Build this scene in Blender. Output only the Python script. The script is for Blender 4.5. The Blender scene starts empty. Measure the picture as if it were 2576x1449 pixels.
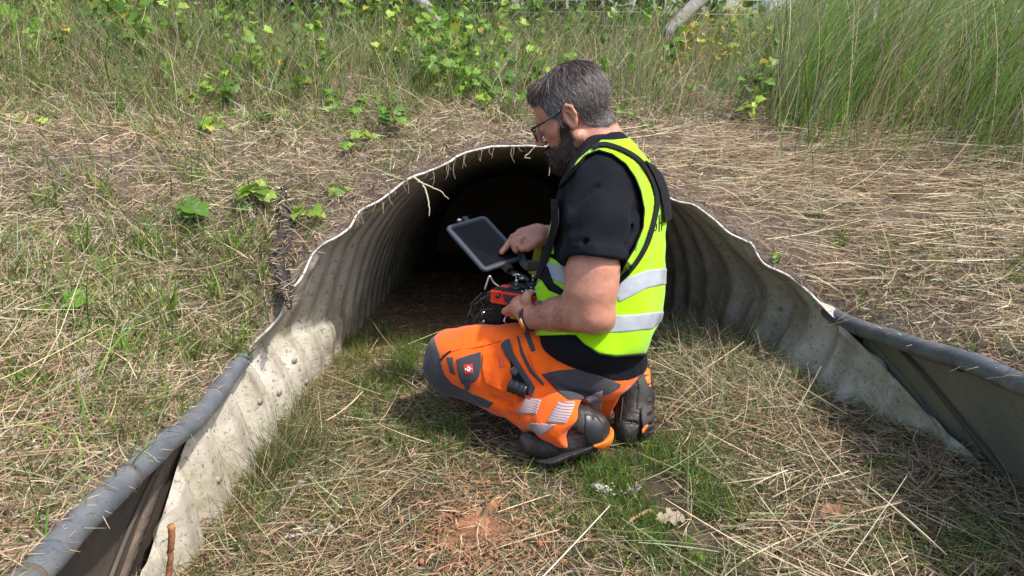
import bpy, bmesh, math, random, os
import numpy as np
from mathutils import Vector, Matrix
DEV = 'all'
C = bpy.context.scene
col = C.collection
rng = np.random.default_rng(7)
R = math.radians
# ---------------------------------------------------------------- camera
PITCH = R(18); CAMH = 1.03; FPX = 1840.0; SP, CP = math.sin(PITCH), math.cos(PITCH)
cam = bpy.data.objects.new('camera', bpy.data.cameras.new('camera'))
cam.data.sensor_width = 36; cam.data.lens = FPX * 36 / 2576
cam.data.clip_start = 0.02; cam.data.clip_end = 500
cam.location = (0, 0, CAMH); cam.rotation_euler = (R(90) - PITCH, 0, 0)
col.objects.link(cam); C.camera = cam
# ---------------------------------------------------------------- sky, sun, exposure
SUN_EL, SUN_AZ = R(57), R(118)          # azimuth measured clockwise from +Y
w = bpy.data.worlds.new('World'); C.world = w; w.use_nodes = True
nt = w.node_tree; bg = nt.nodes['Background']
sky = nt.nodes.new('ShaderNodeTexSky'); sky.sky_type = 'NISHITA'; sky.sun_disc = False
sky.sun_elevation = SUN_EL; sky.sun_rotation = SUN_AZ; sky.air_density = 1.2; sky.dust_density = 3.0
nt.links.new(sky.outputs[0], bg.inputs[0]); bg.inputs[1].default_value = 0.15
sun = bpy.data.objects.new('sun', bpy.data.lights.new('sun', 'SUN'))
sun.data.energy = 2.65; sun.data.angle = R(1.6); sun.data.color = (1, .95, .87)
sd = Vector((math.sin(SUN_AZ) * math.cos(SUN_EL), math.cos(SUN_AZ) * math.cos(SUN_EL), math.sin(SUN_EL)))
sun.rotation_euler = sd.to_track_quat('Z', 'Y').to_euler(); sun.location = (3, -2, 5)
col.objects.link(sun)
C.view_settings.view_transform = 'Standard'; C.view_settings.look = 'None'
C.view_settings.gamma = 1; C.view_settings.exposure = 0.82
C.cycles.max_bounces = 8; C.cycles.diffuse_bounces = 6; C.cycles.transparent_max_bounces = 8
C.cycles.use_adaptive_sampling = True
try: C.cycles.use_denoising = True
except Exception: pass

# ---------------------------------------------------------------- helpers
def at(u, v, d):
    """point seen along the direction of photo position (u, v) at distance d along the view axis"""
    a = (u - 1288) / FPX; b = (724 - v) / FPX
    return np.array([a * d, d * (CP + b * SP), CAMH + d * (-SP + b * CP)])
def proj(P):
    x = P[..., 0]; y = P[..., 1]; z = P[..., 2] - CAMH
    d = y * CP - z * SP; c = y * SP + z * CP
    d = np.where(np.abs(d) < 1e-3, 1e-3, d)
    return 1288 + FPX * x / d, 724 - FPX * c / d, d

def tag(o, label=None, cat=None, group=None, kind=None):
    if label: o['label'] = label
    if cat: o['category'] = cat
    if group: o['group'] = group
    if kind: o['kind'] = kind
    return o
def empty(name, loc, label, cat, group=None):
    o = bpy.data.objects.new(name, None); col.objects.link(o); o.location = loc
    o.empty_display_size = .05
    return tag(o, label, cat, group)
def link_mesh(name, me, mat, parent=None):
    o = bpy.data.objects.new(name, me); col.objects.link(o)
    if mat is not None:
        for m in (mat if isinstance(mat, (list, tuple)) else [mat]): me.materials.append(m)
    if parent is not None:
        o.parent = parent; o.matrix_parent_inverse = Matrix.Translation(-Vector(parent.location)) if parent.parent is None and parent.type == 'EMPTY' else Matrix()
    return o
def np_mesh(name, V, Q, mat, parent=None, smooth=True, colors=None, T=None):
    """V (n,3), Q (m,4) quads and optionally T (k,3) triangles"""
    me = bpy.data.meshes.new(name)
    V = np.asarray(V, np.float32); nq = len(Q); ntr = 0 if T is None else len(T)
    me.vertices.add(len(V)); me.vertices.foreach_set('co', V.ravel())
    idx = np.asarray(Q, np.int32).ravel() if nq else np.zeros(0, np.int32)
    if ntr: idx = np.concatenate([idx, np.asarray(T, np.int32).ravel()])
    me.loops.add(len(idx)); me.loops.foreach_set('vertex_index', idx)
    me.polygons.add(nq + ntr)
    st = np.concatenate([np.arange(nq) * 4, nq * 4 + np.arange(ntr) * 3]).astype(np.int32)
    me.polygons.foreach_set('loop_start', st)
    if smooth: me.polygons.foreach_set('use_smooth', np.ones(nq + ntr, bool))
    me.update(calc_edges=True)
    if colors is not None:
        ca = me.color_attributes.new('Col', 'FLOAT_COLOR', 'POINT')
        cc = np.ones((len(V), 4), np.float32); cc[:, :3] = colors
        ca.data.foreach_set('color', cc.ravel())
    return link_mesh(name, me, mat, parent)
def grid_quads(n, m):
    i = np.arange(n - 1)[:, None] * m + np.arange(m - 1)[None, :]
    return np.stack([i, i + 1, i + m + 1, i + m], -1).reshape(-1, 4)

# ---------------------------------------------------------------- materials
def mat(name, base=(.5, .5, .5), rough=.7, metal=0., spec=.5, noise=None, bump=None, sheen=0, sss=0, coat=0, c2=None, bumps=None):
    """noise = (scale, amount): mottles base towards c2; bump = (scale, strength, distance)"""
    m = bpy.data.materials.new(name); m.use_nodes = True
    n = m.node_tree.nodes; l = m.node_tree.links; b = n['Principled BSDF']
    b.inputs['Base Color'].default_value = (*base, 1); b.inputs['Roughness'].default_value = rough
    b.inputs['Metallic'].default_value = metal; b.inputs['Specular IOR Level'].default_value = spec
    if sheen: b.inputs['Sheen Weight'].default_value = sheen
    if coat: b.inputs['Coat Weight'].default_value = coat
    if sss:
        b.inputs['Subsurface Weight'].default_value = sss; b.inputs['Subsurface Radius'].default_value = (.012, .004, .002)
        b.inputs['Subsurface Scale'].default_value = 1.0
    tc = n.new('ShaderNodeTexCoord')
    if noise:
        t = n.new('ShaderNodeTexNoise'); t.inputs['Scale'].default_value = noise[0]; t.inputs['Detail'].default_value = 6; t.inputs['Roughness'].default_value = .65
        l.new(tc.outputs['Object'], t.inputs['Vector'])
        r = n.new('ShaderNodeValToRGB'); r.color_ramp.elements[0].position = .5 - noise[1]; r.color_ramp.elements[1].position = .5 + noise[1]
        r.color_ramp.elements[0].color = (*base, 1); r.color_ramp.elements[1].color = (*(c2 or [min(1, x * 1.4) for x in base]), 1)
        l.new(t.outputs[0], r.inputs[0]); l.new(r.outputs[0], b.inputs['Base Color'])
    prev = None
    for bp in ([bump] if bump else []) + (bumps or []):
        t = n.new('ShaderNodeTexNoise'); t.inputs['Scale'].default_value = bp[0]; t.inputs['Detail'].default_value = 4
        l.new(tc.outputs['Object'], t.inputs['Vector'])
        k = n.new('ShaderNodeBump'); k.inputs['Strength'].default_value = bp[1]; k.inputs['Distance'].default_value = bp[2]
        l.new(t.outputs[0], k.inputs['Height'])
        if prev: l.new(prev.outputs[0], k.inputs['Normal'])
        l.new(k.outputs[0], b.inputs['Normal']); prev = k
    return m
def blade_mat(name, trans=.35, rough=.6, spec=.25):
    """leaf / straw material: colour carried by each blade, some light passes through"""
    m = bpy.data.materials.new(name); m.use_nodes = True
    n = m.node_tree.nodes; l = m.node_tree.links; b = n['Principled BSDF']; out = n['Material Output']
    a = n.new('ShaderNodeAttribute'); a.attribute_name = 'Col'
    l.new(a.outputs['Color'], b.inputs['Base Color']); b.inputs['Roughness'].default_value = rough
    b.inputs['Specular IOR Level'].default_value = spec
    tr = n.new('ShaderNodeBsdfTranslucent'); l.new(a.outputs['Color'], tr.inputs['Color'])
    mx = n.new('ShaderNodeMixShader'); mx.inputs[0].default_value = trans
    l.new(b.outputs[0], mx.inputs[1]); l.new(tr.outputs[0], mx.inputs[2]); l.new(mx.outputs[0], out.inputs['Surface'])
    return m
# ---------------------------------------------------------------- distance-field modelling
def smin(a, b, k):
    if k <= 0: return np.minimum(a, b)
    h = np.clip(.5 + .5 * (b - a) / k, 0, 1)
    return b + (a - b) * h - k * h * (1 - h)
def smax(a, b, k): return -smin(-a, -b, k)
def rc(P, a, b, ra, rb):
    a = np.asarray(a, np.float32); b = np.asarray(b, np.float32)
    pa = P - a; ba = b - a
    h = np.clip((pa @ ba) / float(ba @ ba + 1e-12), 0, 1)
    q = pa - h[:, None] * ba
    return np.sqrt((q * q).sum(1)) - (ra + (rb - ra) * h)
def chain(P, pts, k=.01):
    """pts: list of (xyz, r)"""
    d = None
    for (a, ra), (b, rb) in zip(pts[:-1], pts[1:]):
        e = rc(P, a, b, ra, rb); d = e if d is None else smin(d, e, k)
    return d
def ell(P, c, r, M=None):
    q = P - np.asarray(c, np.float32)
    if M is not None: q = q @ np.asarray(M, np.float32).T      # rows of M are the local axes
    r = np.asarray(r, np.float32)
    k0 = np.sqrt(((q / r) ** 2).sum(1)); k1 = np.sqrt(((q / r ** 2) ** 2).sum(1)) + 1e-9
    return k0 * (k0 - 1) / k1
def box(P, c, r, M=None, rad=.0):
    q = P - np.asarray(c, np.float32)
    if M is not None: q = q @ np.asarray(M, np.float32).T
    q = np.abs(q) - (np.asarray(r, np.float32) - rad)
    return np.sqrt((np.maximum(q, 0) ** 2).sum(1)) + np.minimum(q.max(1), 0) - rad
def poly2(x, y, pts):
    """signed distance to a 2D polygon"""
    v = np.asarray(pts, np.float32); n = len(v)
    d = np.full(x.shape, 1e9, np.float32); s = np.zeros(x.shape, bool)
    for i in range(n):
        ax, ay = v[i]; bx, by = v[i - 1]
        ex, ey = bx - ax, by - ay; wx, wy = x - ax, y - ay
        t = np.clip((wx * ex + wy * ey) / (ex * ex + ey * ey + 1e-12), 0, 1)
        d = np.minimum(d, (wx - ex * t) ** 2 + (wy - ey * t) ** 2)
        c = (ay > y) != (by > y)
        xi = ex * (y - ay) / (ey if abs(ey) > 1e-9 else 1e-9) + ax
        s ^= c & (x < xi)
    d = np.sqrt(d); return np.where(s, -d, d)
def prism(P, pts):
    u, v, d = proj(P)
    return poly2(u.astype(np.float32), v.astype(np.float32), pts) * (d / FPX)
def biggest(V, Q):
    """keep only the largest connected piece"""
    lab = np.arange(len(V))
    for _ in range(400):
        m = lab[Q].min(1); new = lab.copy(); np.minimum.at(new, Q.ravel(), np.repeat(m, 4)); new = np.minimum(new, new[new])
        if (new == lab).all(): break
        lab = new
    c = np.bincount(lab[Q[:, 0]], minlength=len(V)); dep = np.bincount(lab[Q[:, 0]], proj(V[Q[:, 0]])[2], minlength=len(V)) / np.maximum(c, 1)
    k = np.where(c > .3 * c.max(), dep, 1e9).argmin(); Q = Q[lab[Q[:, 0]] == k]      # of the large pieces the outermost
    use = np.unique(Q); mp = np.zeros(len(V), int); mp[use] = np.arange(len(use)); return V[use], mp[Q]
def sdf_mesh(name, f, lo, hi, h, material, parent=None, B=8, slack=1.35, paint=None, largest=False):
    lo = np.asarray(lo, float); hi = np.asarray(hi, float)
    nb = np.maximum(1, np.ceil((hi - lo) / (h * B)).astype(int))
    g = np.stack(np.meshgrid(*[np.arange(k) for k in nb], indexing='ij'), -1).reshape(-1, 3)
    cen = (lo + (g + .5) * B * h).astype(np.float32)
    dc = np.concatenate([f(cen[i:i + 200000]) for i in range(0, len(cen), 200000)])
    g = g[np.abs(dc) < B * h * .87 * slack + h]
    # full block corner sets (B+1)^3
    o = np.stack(np.meshgrid(*[np.arange(B + 1)] * 3, indexing='ij'), -1).reshape(-1, 3)
    N = nb * B + 2
    key = lambda c: (c[..., 0] * N[1] + c[..., 1]) * N[2] + c[..., 2]
    cv, ck, eds = [], [], []
    CH = max(1, 400000 // len(o))
    for s in range(0, len(g), CH):
        gb = g[s:s + CH]
        ic = gb[:, None, :] * B + o[None]                         # global corner ids
        P = (lo + ic.reshape(-1, 3) * h).astype(np.float32)
        D = f(P).reshape(len(gb), B + 1, B + 1, B + 1)
        Ds = D < 0
        # cells
        c8 = [(a, b, c) for a in (0, 1) for b in (0, 1) for c in (0, 1)]
        cnt = sum(Ds[:, a:B + a, b:B + b, c:B + c].astype(np.int8) for a, b, c in c8)
        bi, x, y, z = np.nonzero((cnt > 0) & (cnt < 8))
        if len(bi) == 0: continue
        val = {k: D[bi, x + k[0], y + k[1], z + k[2]] for k in c8}
        acc = np.zeros((len(bi), 3)); num = np.zeros(len(bi))
        for k in c8:
            for ax in range(3):
                if k[ax]: continue
                k2 = list(k); k2[ax] = 1; k2 = tuple(k2)
                a, b = val[k], val[k2]; m = (a < 0) != (b < 0)
                t = np.where(m, a / np.where(m, a - b, 1), 0)
                p = np.array(k, float)[None] + np.zeros((len(bi), 3)); p[:, ax] += t
                acc += p * m[:, None]; num += m
        cell = gb[bi] * B + np.stack([x, y, z], -1)
        cv.append(lo + (cell + acc / num[:, None]) * h); ck.append(key(cell + 1))
        # edges owned by this block (start corner inside block)
        for ax in range(3):
            sl0 = [slice(None)] + [slice(0, B)] * 3; sl1 = list(sl0); sl1[1 + ax] = slice(1, B + 1)
            a = Ds[tuple(sl0)]; b = Ds[tuple(sl1)]
            bi, x, y, z = np.nonzero(a != b)
            if len(bi) == 0: continue
            e = gb[bi] * B + np.stack([x, y, z], -1) + 1
            eds.append((ax, e, a[bi, x, y, z]))
    V = np.concatenate(cv); K = np.concatenate(ck)
    od = np.argsort(K); V = V[od]; K = K[od]
    Q = []
    for ax, e, ins in eds:
        a1, a2 = (ax + 1) % 3, (ax + 2) % 3
        u1 = np.zeros(3, int); u1[a1] = 1; u2 = np.zeros(3, int); u2[a2] = 1
        ids = []; ok = np.ones(len(e), bool)
        for dlt in (0 * u1, -u1, -u1 - u2, -u2):
            kk = key(e + dlt); i = np.clip(np.searchsorted(K, kk), 0, len(K) - 1)
            ok &= K[i] == kk; ids.append(i)
        q = np.stack(ids, -1)[ok]; s = ins[ok]
        q[~s] = q[~s][:, ::-1]
        Q.append(q)
    Q = np.concatenate(Q)
    if largest: V, Q = biggest(V, Q)
    colors = paint(V.astype(np.float32)) if paint else None
    return np_mesh(name, V, Q, material, parent, True, colors)
# ---------------------------------------------------------------- culvert mouth, ditch floor, bank
def catmull(P, n):
    P = np.asarray(P, float); s = np.r_[0, np.cumsum(np.linalg.norm(np.diff(P[:, :3], axis=0), axis=1))]
    s /= s[-1]; t = np.linspace(0, 1, n); out = np.empty((n, P.shape[1]))
    Pm = np.vstack([2 * P[0] - P[1], P, 2 * P[-1] - P[-2]])
    for i, x in enumerate(t):
        k = min(len(P) - 2, max(0, np.searchsorted(s, x, side='right') - 1)); w_ = (x - s[k]) / (s[k + 1] - s[k] + 1e-12)
        a, b, c, d = Pm[k:k + 4]
        out[i] = .5 * (2 * b + (c - a) * w_ + (2 * a - 5 * b + 4 * c - d) * w_ ** 2 + (3 * b - a - 3 * c + d) * w_ ** 3)
    return out
def on_bevel(u, v, Y0=2.1, k=1.1, sx=.2):
    P = at(u, v, 1.) - np.array([0, 0, CAMH])
    t = (Y0 + k * (CAMH - .3)) / (P[1] - k * P[2] - sx * P[0])
    return t * P + np.array([0, 0, CAMH])
LIPPX = [(600, 905), (640, 860), (700, 800), (728, 735), (758, 700), (778, 655), (800, 622), (845, 596), (878, 574), (905, 530), (950, 507), (990, 478), (1030, 448), (1075, 432),
         (1125, 410), (1160, 388), (1230, 370), (1290, 367), (1340, 367), (1400, 372), (1500, 395), (1600, 440), (1690, 500), (1745, 515), (1790, 548), (1840, 590), (1888, 612), (1920, 662), (1985, 694), (2040, 740), (2080, 782)]
LIP = [on_bevel(*q) for q in LIPPX]
XL, XR = LIP[0][0], LIP[-1][0]
def at_x(u, v, x): return at(u, v, x * FPX / (u - 1288))
foot_l = [at_x(345, 1500, XL + .05), at_x(375, 1400, XL + .045), at_x(420, 1260, XL + .035), at_x(465, 1120, XL + .02), at_x(530, 1000, XL + .005)]
foot_l = [foot_l[0] + np.array([0, -.12, -.3])] + foot_l
foot_r = [at_x(2150, 850, XR + .03), at_x(2250, 950, XR + .06), at_x(2350, 1060, XR + .08), at_x(2480, 1200, XR + .1)]
foot_r.append(foot_r[-1] + np.array([0, -.15, -.25]))
LIP3 = np.array(foot_l + LIP + foot_r)
NL = 420
lip = catmull(LIP3, NL)
PITCHR = .265                                   # rib spacing
def rib_amp(x, y): return np.where(x < .2, .019, .028 * np.clip((y - 1.5) / .9, .25, 1))
def ribwave(y):
    w_ = np.sin(2 * np.pi * (y - .05) / PITCHR)
    return np.sign(w_) * np.abs(w_) ** .7 - .3 * np.cos(4 * np.pi * (y - .05) / PITCHR)
# smoothed profile: interior ring point for each lip station, from its angle about the pipe axis
def pipe_grid(nd=520, yend=9.0):
    cx, cz = .14, -.06
    ang = np.arctan2(lip[:, 2] - cz, lip[:, 0] - cx)
    ang = np.where(ang < -1.6, ang + 2 * np.pi, ang)
    ang = np.sort(ang)[::-1]
    c, s = np.cos(ang), np.sin(ang); n_ = 2.3
    k = (np.abs(c) ** n_ + np.abs(s) ** n_) ** (-1 / n_)
    ring = np.stack([cx + .80 * k * c, cz + .80 * k * s], -1)
    # blurred lip (keeps the ribs as the only waviness inside)
    ls = lip.copy()
    for _ in range(60): ls[1:-1] = (ls[:-2] + ls[2:] + 2 * ls[1:-1]) / 4
    wq = np.linspace(0, 1, nd); dep = np.where(wq < .6, wq * 4.2, 0) + np.where(wq >= .6, 2.52 + (wq - .6) / .4 * (yend - 2.6), 0)
    D = dep[None, :]
    y = lip[:, 1:2] + D
    m = np.clip(D / 1.0, 0, 1); m = m * m * (3 - 2 * m)
    e = np.clip(D / .10, 0, 1)
    base_x = lip[:, 0:1] * (1 - e) + ls[:, 0:1] * e; base_z = lip[:, 2:3] * (1 - e) + ls[:, 2:3] * e
    x = base_x * (1 - m) + ring[:, 0:1] * m - .03 * D
    z = base_z * (1 - m) + ring[:, 1:2] * m - .19 * np.maximum(D - .15, 0)
    # outward normal in the cross-section
    dx = np.gradient(x, axis=0); dz = np.gradient(z, axis=0); L_ = np.hypot(dx, dz) + 1e-9
    nx, nz = dz / L_, -dx / L_
    sgn = np.sign((x - .14) * nx + (z + .06) * nz); sgn[sgn == 0] = 1
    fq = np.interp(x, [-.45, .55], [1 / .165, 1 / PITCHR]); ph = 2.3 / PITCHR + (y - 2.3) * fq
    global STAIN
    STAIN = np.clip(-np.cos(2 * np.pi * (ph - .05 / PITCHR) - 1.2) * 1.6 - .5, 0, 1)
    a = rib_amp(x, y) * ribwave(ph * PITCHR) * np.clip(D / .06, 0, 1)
    return np.stack([x + nx * sgn * a, y, z + nz * sgn * a], -1)
PG = pipe_grid()
def cream_mat(name='cream_coating', grey=False):
    m = bpy.data.materials.new(name); m.use_nodes = True
    n = m.node_tree.nodes; l = m.node_tree.links; b = n['Principled BSDF']; b.inputs['Roughness'].default_value = .55
    tc = n.new('ShaderNodeTexCoord')
    def noise(sc, lo, hi, det=6, ro=.65):
        t = n.new('ShaderNodeTexNoise'); t.inputs['Scale'].default_value = sc; t.inputs['Detail'].default_value = det; t.inputs['Roughness'].default_value = ro
        l.new(tc.outputs['Object'], t.inputs['Vector'])
        r = n.new('ShaderNodeMapRange'); r.inputs[1].default_value = lo; r.inputs[2].default_value = hi
        l.new(t.outputs[0], r.inputs[0]); return r.outputs[0]
    def mix(a, bcol, f):
        x = n.new('ShaderNodeMix'); x.data_type = 'RGBA'
        l.new(f, x.inputs[0])
        if isinstance(a, tuple): x.inputs[6].default_value = (*a, 1)
        else: l.new(a, x.inputs[6])
        if isinstance(bcol, tuple): x.inputs[7].default_value = (*bcol, 1)
        else: l.new(bcol, x.inputs[7])
        return x.outputs[2]
    def mul(a, k):
        x = n.new('ShaderNodeMath'); x.operation = 'MULTIPLY'; l.new(a, x.inputs[0])
        if isinstance(k, float): x.inputs[1].default_value = k
        else: l.new(k, x.inputs[1])
        return x.outputs[0]
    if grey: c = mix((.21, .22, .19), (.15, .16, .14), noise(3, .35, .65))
    else: c = mix((.60, .57, .51), (.52, .48, .41), noise(2.5, .35, .65))
    # algae / mud towards the foot of the sheet
    sp = n.new('ShaderNodeSeparateXYZ'); l.new(tc.outputs['Object'], sp.inputs[0])
    zr = n.new('ShaderNodeMapRange'); zr.inputs[1].default_value = .30; zr.inputs[2].default_value = -.08; l.new(sp.outputs[2], zr.inputs[0])
    c = mix(c, (.20, .17, .045) if not grey else (.09, .07, .045), mul(mul(zr.outputs[0], noise(9, .38, .62)), .75))
    c = mix(c, (.10, .075, .05), mul(noise(22, .56, .72, 8, .8), .75))
    c = mix(c, (.12, .095, .07), mul(noise(75, .565, .64, 4, .75), .85))
    c = mix(c, (.30, .26, .19), mul(noise(4.5, .48, .72, 7, .7), .55))
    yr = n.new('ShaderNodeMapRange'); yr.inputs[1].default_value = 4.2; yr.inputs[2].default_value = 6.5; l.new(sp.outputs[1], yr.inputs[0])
    c = mix(c, (.10, .09, .07), mul(yr.outputs[0], .7))  # darkens with depth into the pipe, interior gloom put into the coating colour
    if not grey:
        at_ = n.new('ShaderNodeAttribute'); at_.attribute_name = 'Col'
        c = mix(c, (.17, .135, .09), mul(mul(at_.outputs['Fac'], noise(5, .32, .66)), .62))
    l.new(c, b.inputs['Base Color'])
    bp = n.new('ShaderNodeBump'); bp.inputs['Strength'].default_value = .5; bp.inputs['Distance'].default_value = .004
    l.new(noise(60, 0, 1), bp.inputs['Height']); l.new(bp.outputs[0], b.inputs['Normal'])
    return m
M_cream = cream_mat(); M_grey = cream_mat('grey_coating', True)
M_rim = mat('rim_paint', (.75, .74, .70), .5, noise=(30, .12), c2=(.35, .31, .25), bump=(120, .3, .002))
M_tube = mat('tube_rubber', (.095, .112, .135), .42, noise=(12, .14), c2=(.17, .175, .18), bump=(70, .3, .003), bumps=[(6, .3, .01)])
M_darkplate = mat('weathered_board', (.050, .042, .036), .8, noise=(7, .2), c2=(.11, .09, .07), bump=(40, .5, .005))
M_bolt = mat('galvanised_bolt', (.38, .36, .33), .55, .3, noise=(60, .2), c2=(.22, .2, .17))

culvert = empty('culvert_pipe', (.14, 2.3, 0), 'big cream coated corrugated culvert pipe opening in the bank behind the kneeling man', 'culvert pipe')
nS, nD = PG.shape[:2]
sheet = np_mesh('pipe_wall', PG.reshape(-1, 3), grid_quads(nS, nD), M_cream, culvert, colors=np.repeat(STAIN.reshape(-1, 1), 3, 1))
# rim: a thin bright cut edge following the lip
def tube_path(P, r, seg=10, closed_ends=True, squash=None):
    P = np.asarray(P, float); n = len(P); r = np.broadcast_to(r, (n,)) if np.ndim(r) == 0 else np.asarray(r)
    T = np.gradient(P, axis=0); T /= np.linalg.norm(T, axis=1)[:, None] + 1e-12
    up = np.array([0, 0, 1.]); V = []
    prev = None
    for i in range(n):
        s = np.cross(T[i], up) if prev is None else prev - T[i] * (prev @ T[i])
        if np.linalg.norm(s) < 1e-4: s = np.cross(T[i], [1, 0, 0])
        s /= np.linalg.norm(s); prev = s; q = np.cross(s, T[i])
        a = np.linspace(0, 2 * np.pi, seg, endpoint=False)
        V.append(P[i] + r[i] * (np.cos(a)[:, None] * s + np.sin(a)[:, None] * q))
    V = np.concatenate(V); Q = []
    for i in range(n - 1):
        for j in range(seg):
            k = (j + 1) % seg; Q.append((i * seg + j, i * seg + k, (i + 1) * seg + k, (i + 1) * seg + j))
    T3 = []
    if closed_ends:
        V = np.vstack([V, P[0], P[-1]]); a, b = len(V) - 2, len(V) - 1
        for j in range(seg):
            k = (j + 1) % seg; T3 += [(a, k, j), (b, (n - 1) * seg + j, (n - 1) * seg + k)]
    return V, np.array(Q), np.array(T3)
def merge(parts):
    V, Q, T = [], [], []; o = 0
    for v, q, t in parts:
        V.append(v)
        if len(q): Q.append(np.asarray(q) + o)
        if t is not None and len(t): T.append(np.asarray(t) + o)
        o += len(v)
    return np.vstack(V), (np.vstack(Q) if Q else np.zeros((0, 4), int)), (np.vstack(T) if T else None)
i0, i1 = [int(np.argmin(np.linalg.norm(lip - q, axis=1))) for q in (LIP[0], LIP[-1])]
v, q, t = tube_path(lip[i0:i1:2] + rng.normal(0, .0006, (len(lip[i0:i1:2]), 3)), .0042, 8)
np_mesh('rim', v, q, M_rim, culvert, T=t)
def bolt_mesh(p, n_, r=.0085, h=.006):
    n_ = np.asarray(n_, float); n_ /= np.linalg.norm(n_); a = np.cross(n_, [0, 0, 1.]); a /= np.linalg.norm(a); b = np.cross(n_, a)
    V = []; 
    for hh, rr in ((0, 1.25), (.25, 1.25), (.25, 1), (1, .95)):
        for k in range(6): V.append(p + n_ * h * hh + r * rr * (math.cos(k * 1.0472) * a + math.sin(k * 1.0472) * b))
    V.append(p + n_ * h); Q = [(i * 6 + k, i * 6 + (k + 1) % 6, i * 6 + 6 + (k + 1) % 6, i * 6 + 6 + k) for i in range(3) for k in range(6)]
    return np.array(V), np.array(Q), np.array([(18 + k, 18 + (k + 1) % 6, 24) for k in range(6)])
for (u_, v_) in [(700, 985), (742, 905), (655, 1010), (770, 960), (548, 1205), (2092, 998), (1965, 778), (1920, 742), (2010, 770)]:
    P = at(u_, v_, 1.)
    dirn = P - np.array([0, 0, CAMH]); G = PG.reshape(-1, 3) - np.array([0, 0, CAMH])
    uu, vv, dd = proj(PG.reshape(-1, 3)); e = (uu - u_) ** 2 + (vv - v_) ** 2 + np.where(dd < 0, 1e9, 0)
    k = int(np.argmin(e)); p = PG.reshape(-1, 3)[k]
    bv, bq, bt = bolt_mesh(p, [-(p[0] - .14), -.15, .1])
    np_mesh('bolt', bv, bq, M_bolt, culvert, smooth=False, T=bt)

# ---- side walls in front of the pipe: board, tube cap
def poly3(pts_uv, x=None, ds=None):
    return [at_x(u, v, xx) if x is not None else at(u, v, dd) for (u, v), xx, dd in zip(pts_uv, x or [0] * len(pts_uv), ds or [0] * len(pts_uv))]
tubeL = [(610, 902, 1.97), (585, 931, 1.90), (508, 1035, 1.66), (401, 1125, 1.44), (299, 1223, 1.26), (205, 1313, 1.13), (128, 1398, 1.03), (85, 1445, .98)]
tubeR = [(2078, 778, 2.45), (2113, 802, 2.35), (2170, 828, 2.2), (2239, 851, 2.04), (2342, 885, 1.84), (2457, 920, 1.66), (2571, 969, 1.50)]
TL = [at(*q) for q in tubeL]; TR = [at(*q) for q in tubeR]
TL.append(TL[-1] + (TL[-1] - TL[-3]) * 1.2); TL.append(TL[-1] + np.array([0.02, -.6, .02]))
TR.append(TR[-1] + (TR[-1] - TR[-3]) * .8); TR.append(TR[-1] + np.array([.05, -.7, .02]))
TLc, TRc = catmull(TL, 90), catmull(TR, 90)
def wing(side, T_, label, mplate, drop, foot_x):
    e = empty('wing_wall', tuple(T_[40] * [1, 1, 0]), label, 'retaining wall', None)
    wob = T_ + rng.normal(0, 1, T_.shape).cumsum(0) * .0003
    v, q, t = tube_path(wob, .0245 + .0008 * np.sin(np.arange(len(T_)) * .7), 18); np_mesh('edge_tube', v, q, M_tube, e, T=t)
    for k in (12, 34, 52, 70):                           # joints of the tube
        v, q, t = tube_path([T_[k], T_[k] + (T_[k + 1] - T_[k]) * .25], .0262, 18); np_mesh('tube_joint', v, q, M_darkplate, e, T=t)
    s = -1 if side == 'l' else 1
    # plate hanging from the tube to below the ground, thick 12 mm
    a = T_ + np.array([s * (.035 if s < 0 else .022), 0, -.012]); V = []; n = len(a)
    rows = 14
    for i in range(rows):
        f = i / (rows - 1)
        w_ = a + np.array([foot_x * f, 0, -drop * f]); w_[:, 0] += .004 * np.sin(w_[:, 1] * 9 + f * 3) + .003 * np.sin(f * 9 + w_[:, 1] * 4)
        V.append(w_)
    fr = np.array(V); bk = fr + np.array([s * .012, 0, 0])
    V = np.concatenate([fr.reshape(-1, 3), bk.reshape(-1, 3)]); Qa = grid_quads(rows, n)
    np_mesh('plate', V, np.vstack([Qa, Qa[:, ::-1] + rows * n]), mplate, e)
    return e
WL = wing('l', TLc, 'dark board retaining wall capped with a grey tube along the left of the ditch', M_darkplate, .55, -.10)
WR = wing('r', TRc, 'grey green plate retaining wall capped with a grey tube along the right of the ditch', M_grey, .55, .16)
# seam strips on the plates
def at_plate(u, v, T_, foot_x, s, inset):
    P = at(u, v, 1.5)
    for _ in range(30):
        i = np.argsort(T_[:, 1]); tx = np.interp(P[1], T_[i, 1], T_[i, 0]); tz = np.interp(P[1], T_[i, 1], T_[i, 2])
        P = at_x(u, v, tx + s * (.035 if s < 0 else .022) + foot_x * (tz - .012 - P[2]) / .55 - s * inset)
    return P
def strip(e, pts, side, wd, material, th=.006, name='seam_strip'):
    P = np.array([at_plate(u, v, TRc if side > 0 else TLc, (.16 if side > 0 else -.10), side, .004) for u, v in pts]); P = catmull(P, 24)
    T_ = np.gradient(P, axis=0); T_ /= np.linalg.norm(T_, axis=1)[:, None]
    n_ = np.array([-1. if side > 0 else 1., 0, 0]); sd_ = np.cross(T_, n_)
    V = []
    for a, b in ((-wd, 0), (-wd * .8, th), (wd * .8, th), (wd, 0)): V.append(P + sd_ * a + n_ * b)
    V = np.array(V); return np_mesh(name, V.reshape(-1, 3), grid_quads(4, len(P)), material, e, smooth=False)
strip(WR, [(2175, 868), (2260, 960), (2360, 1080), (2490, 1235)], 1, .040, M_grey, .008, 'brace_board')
strip(WR, [(2270, 880), (2330, 945), (2400, 1030), (2560, 1230)], 1, .004, M_darkplate, .010)
strip(WL, [(400, 1170), (360, 1250), (320, 1340), (265, 1480)], -1, .004, M_darkplate, .006)
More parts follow.
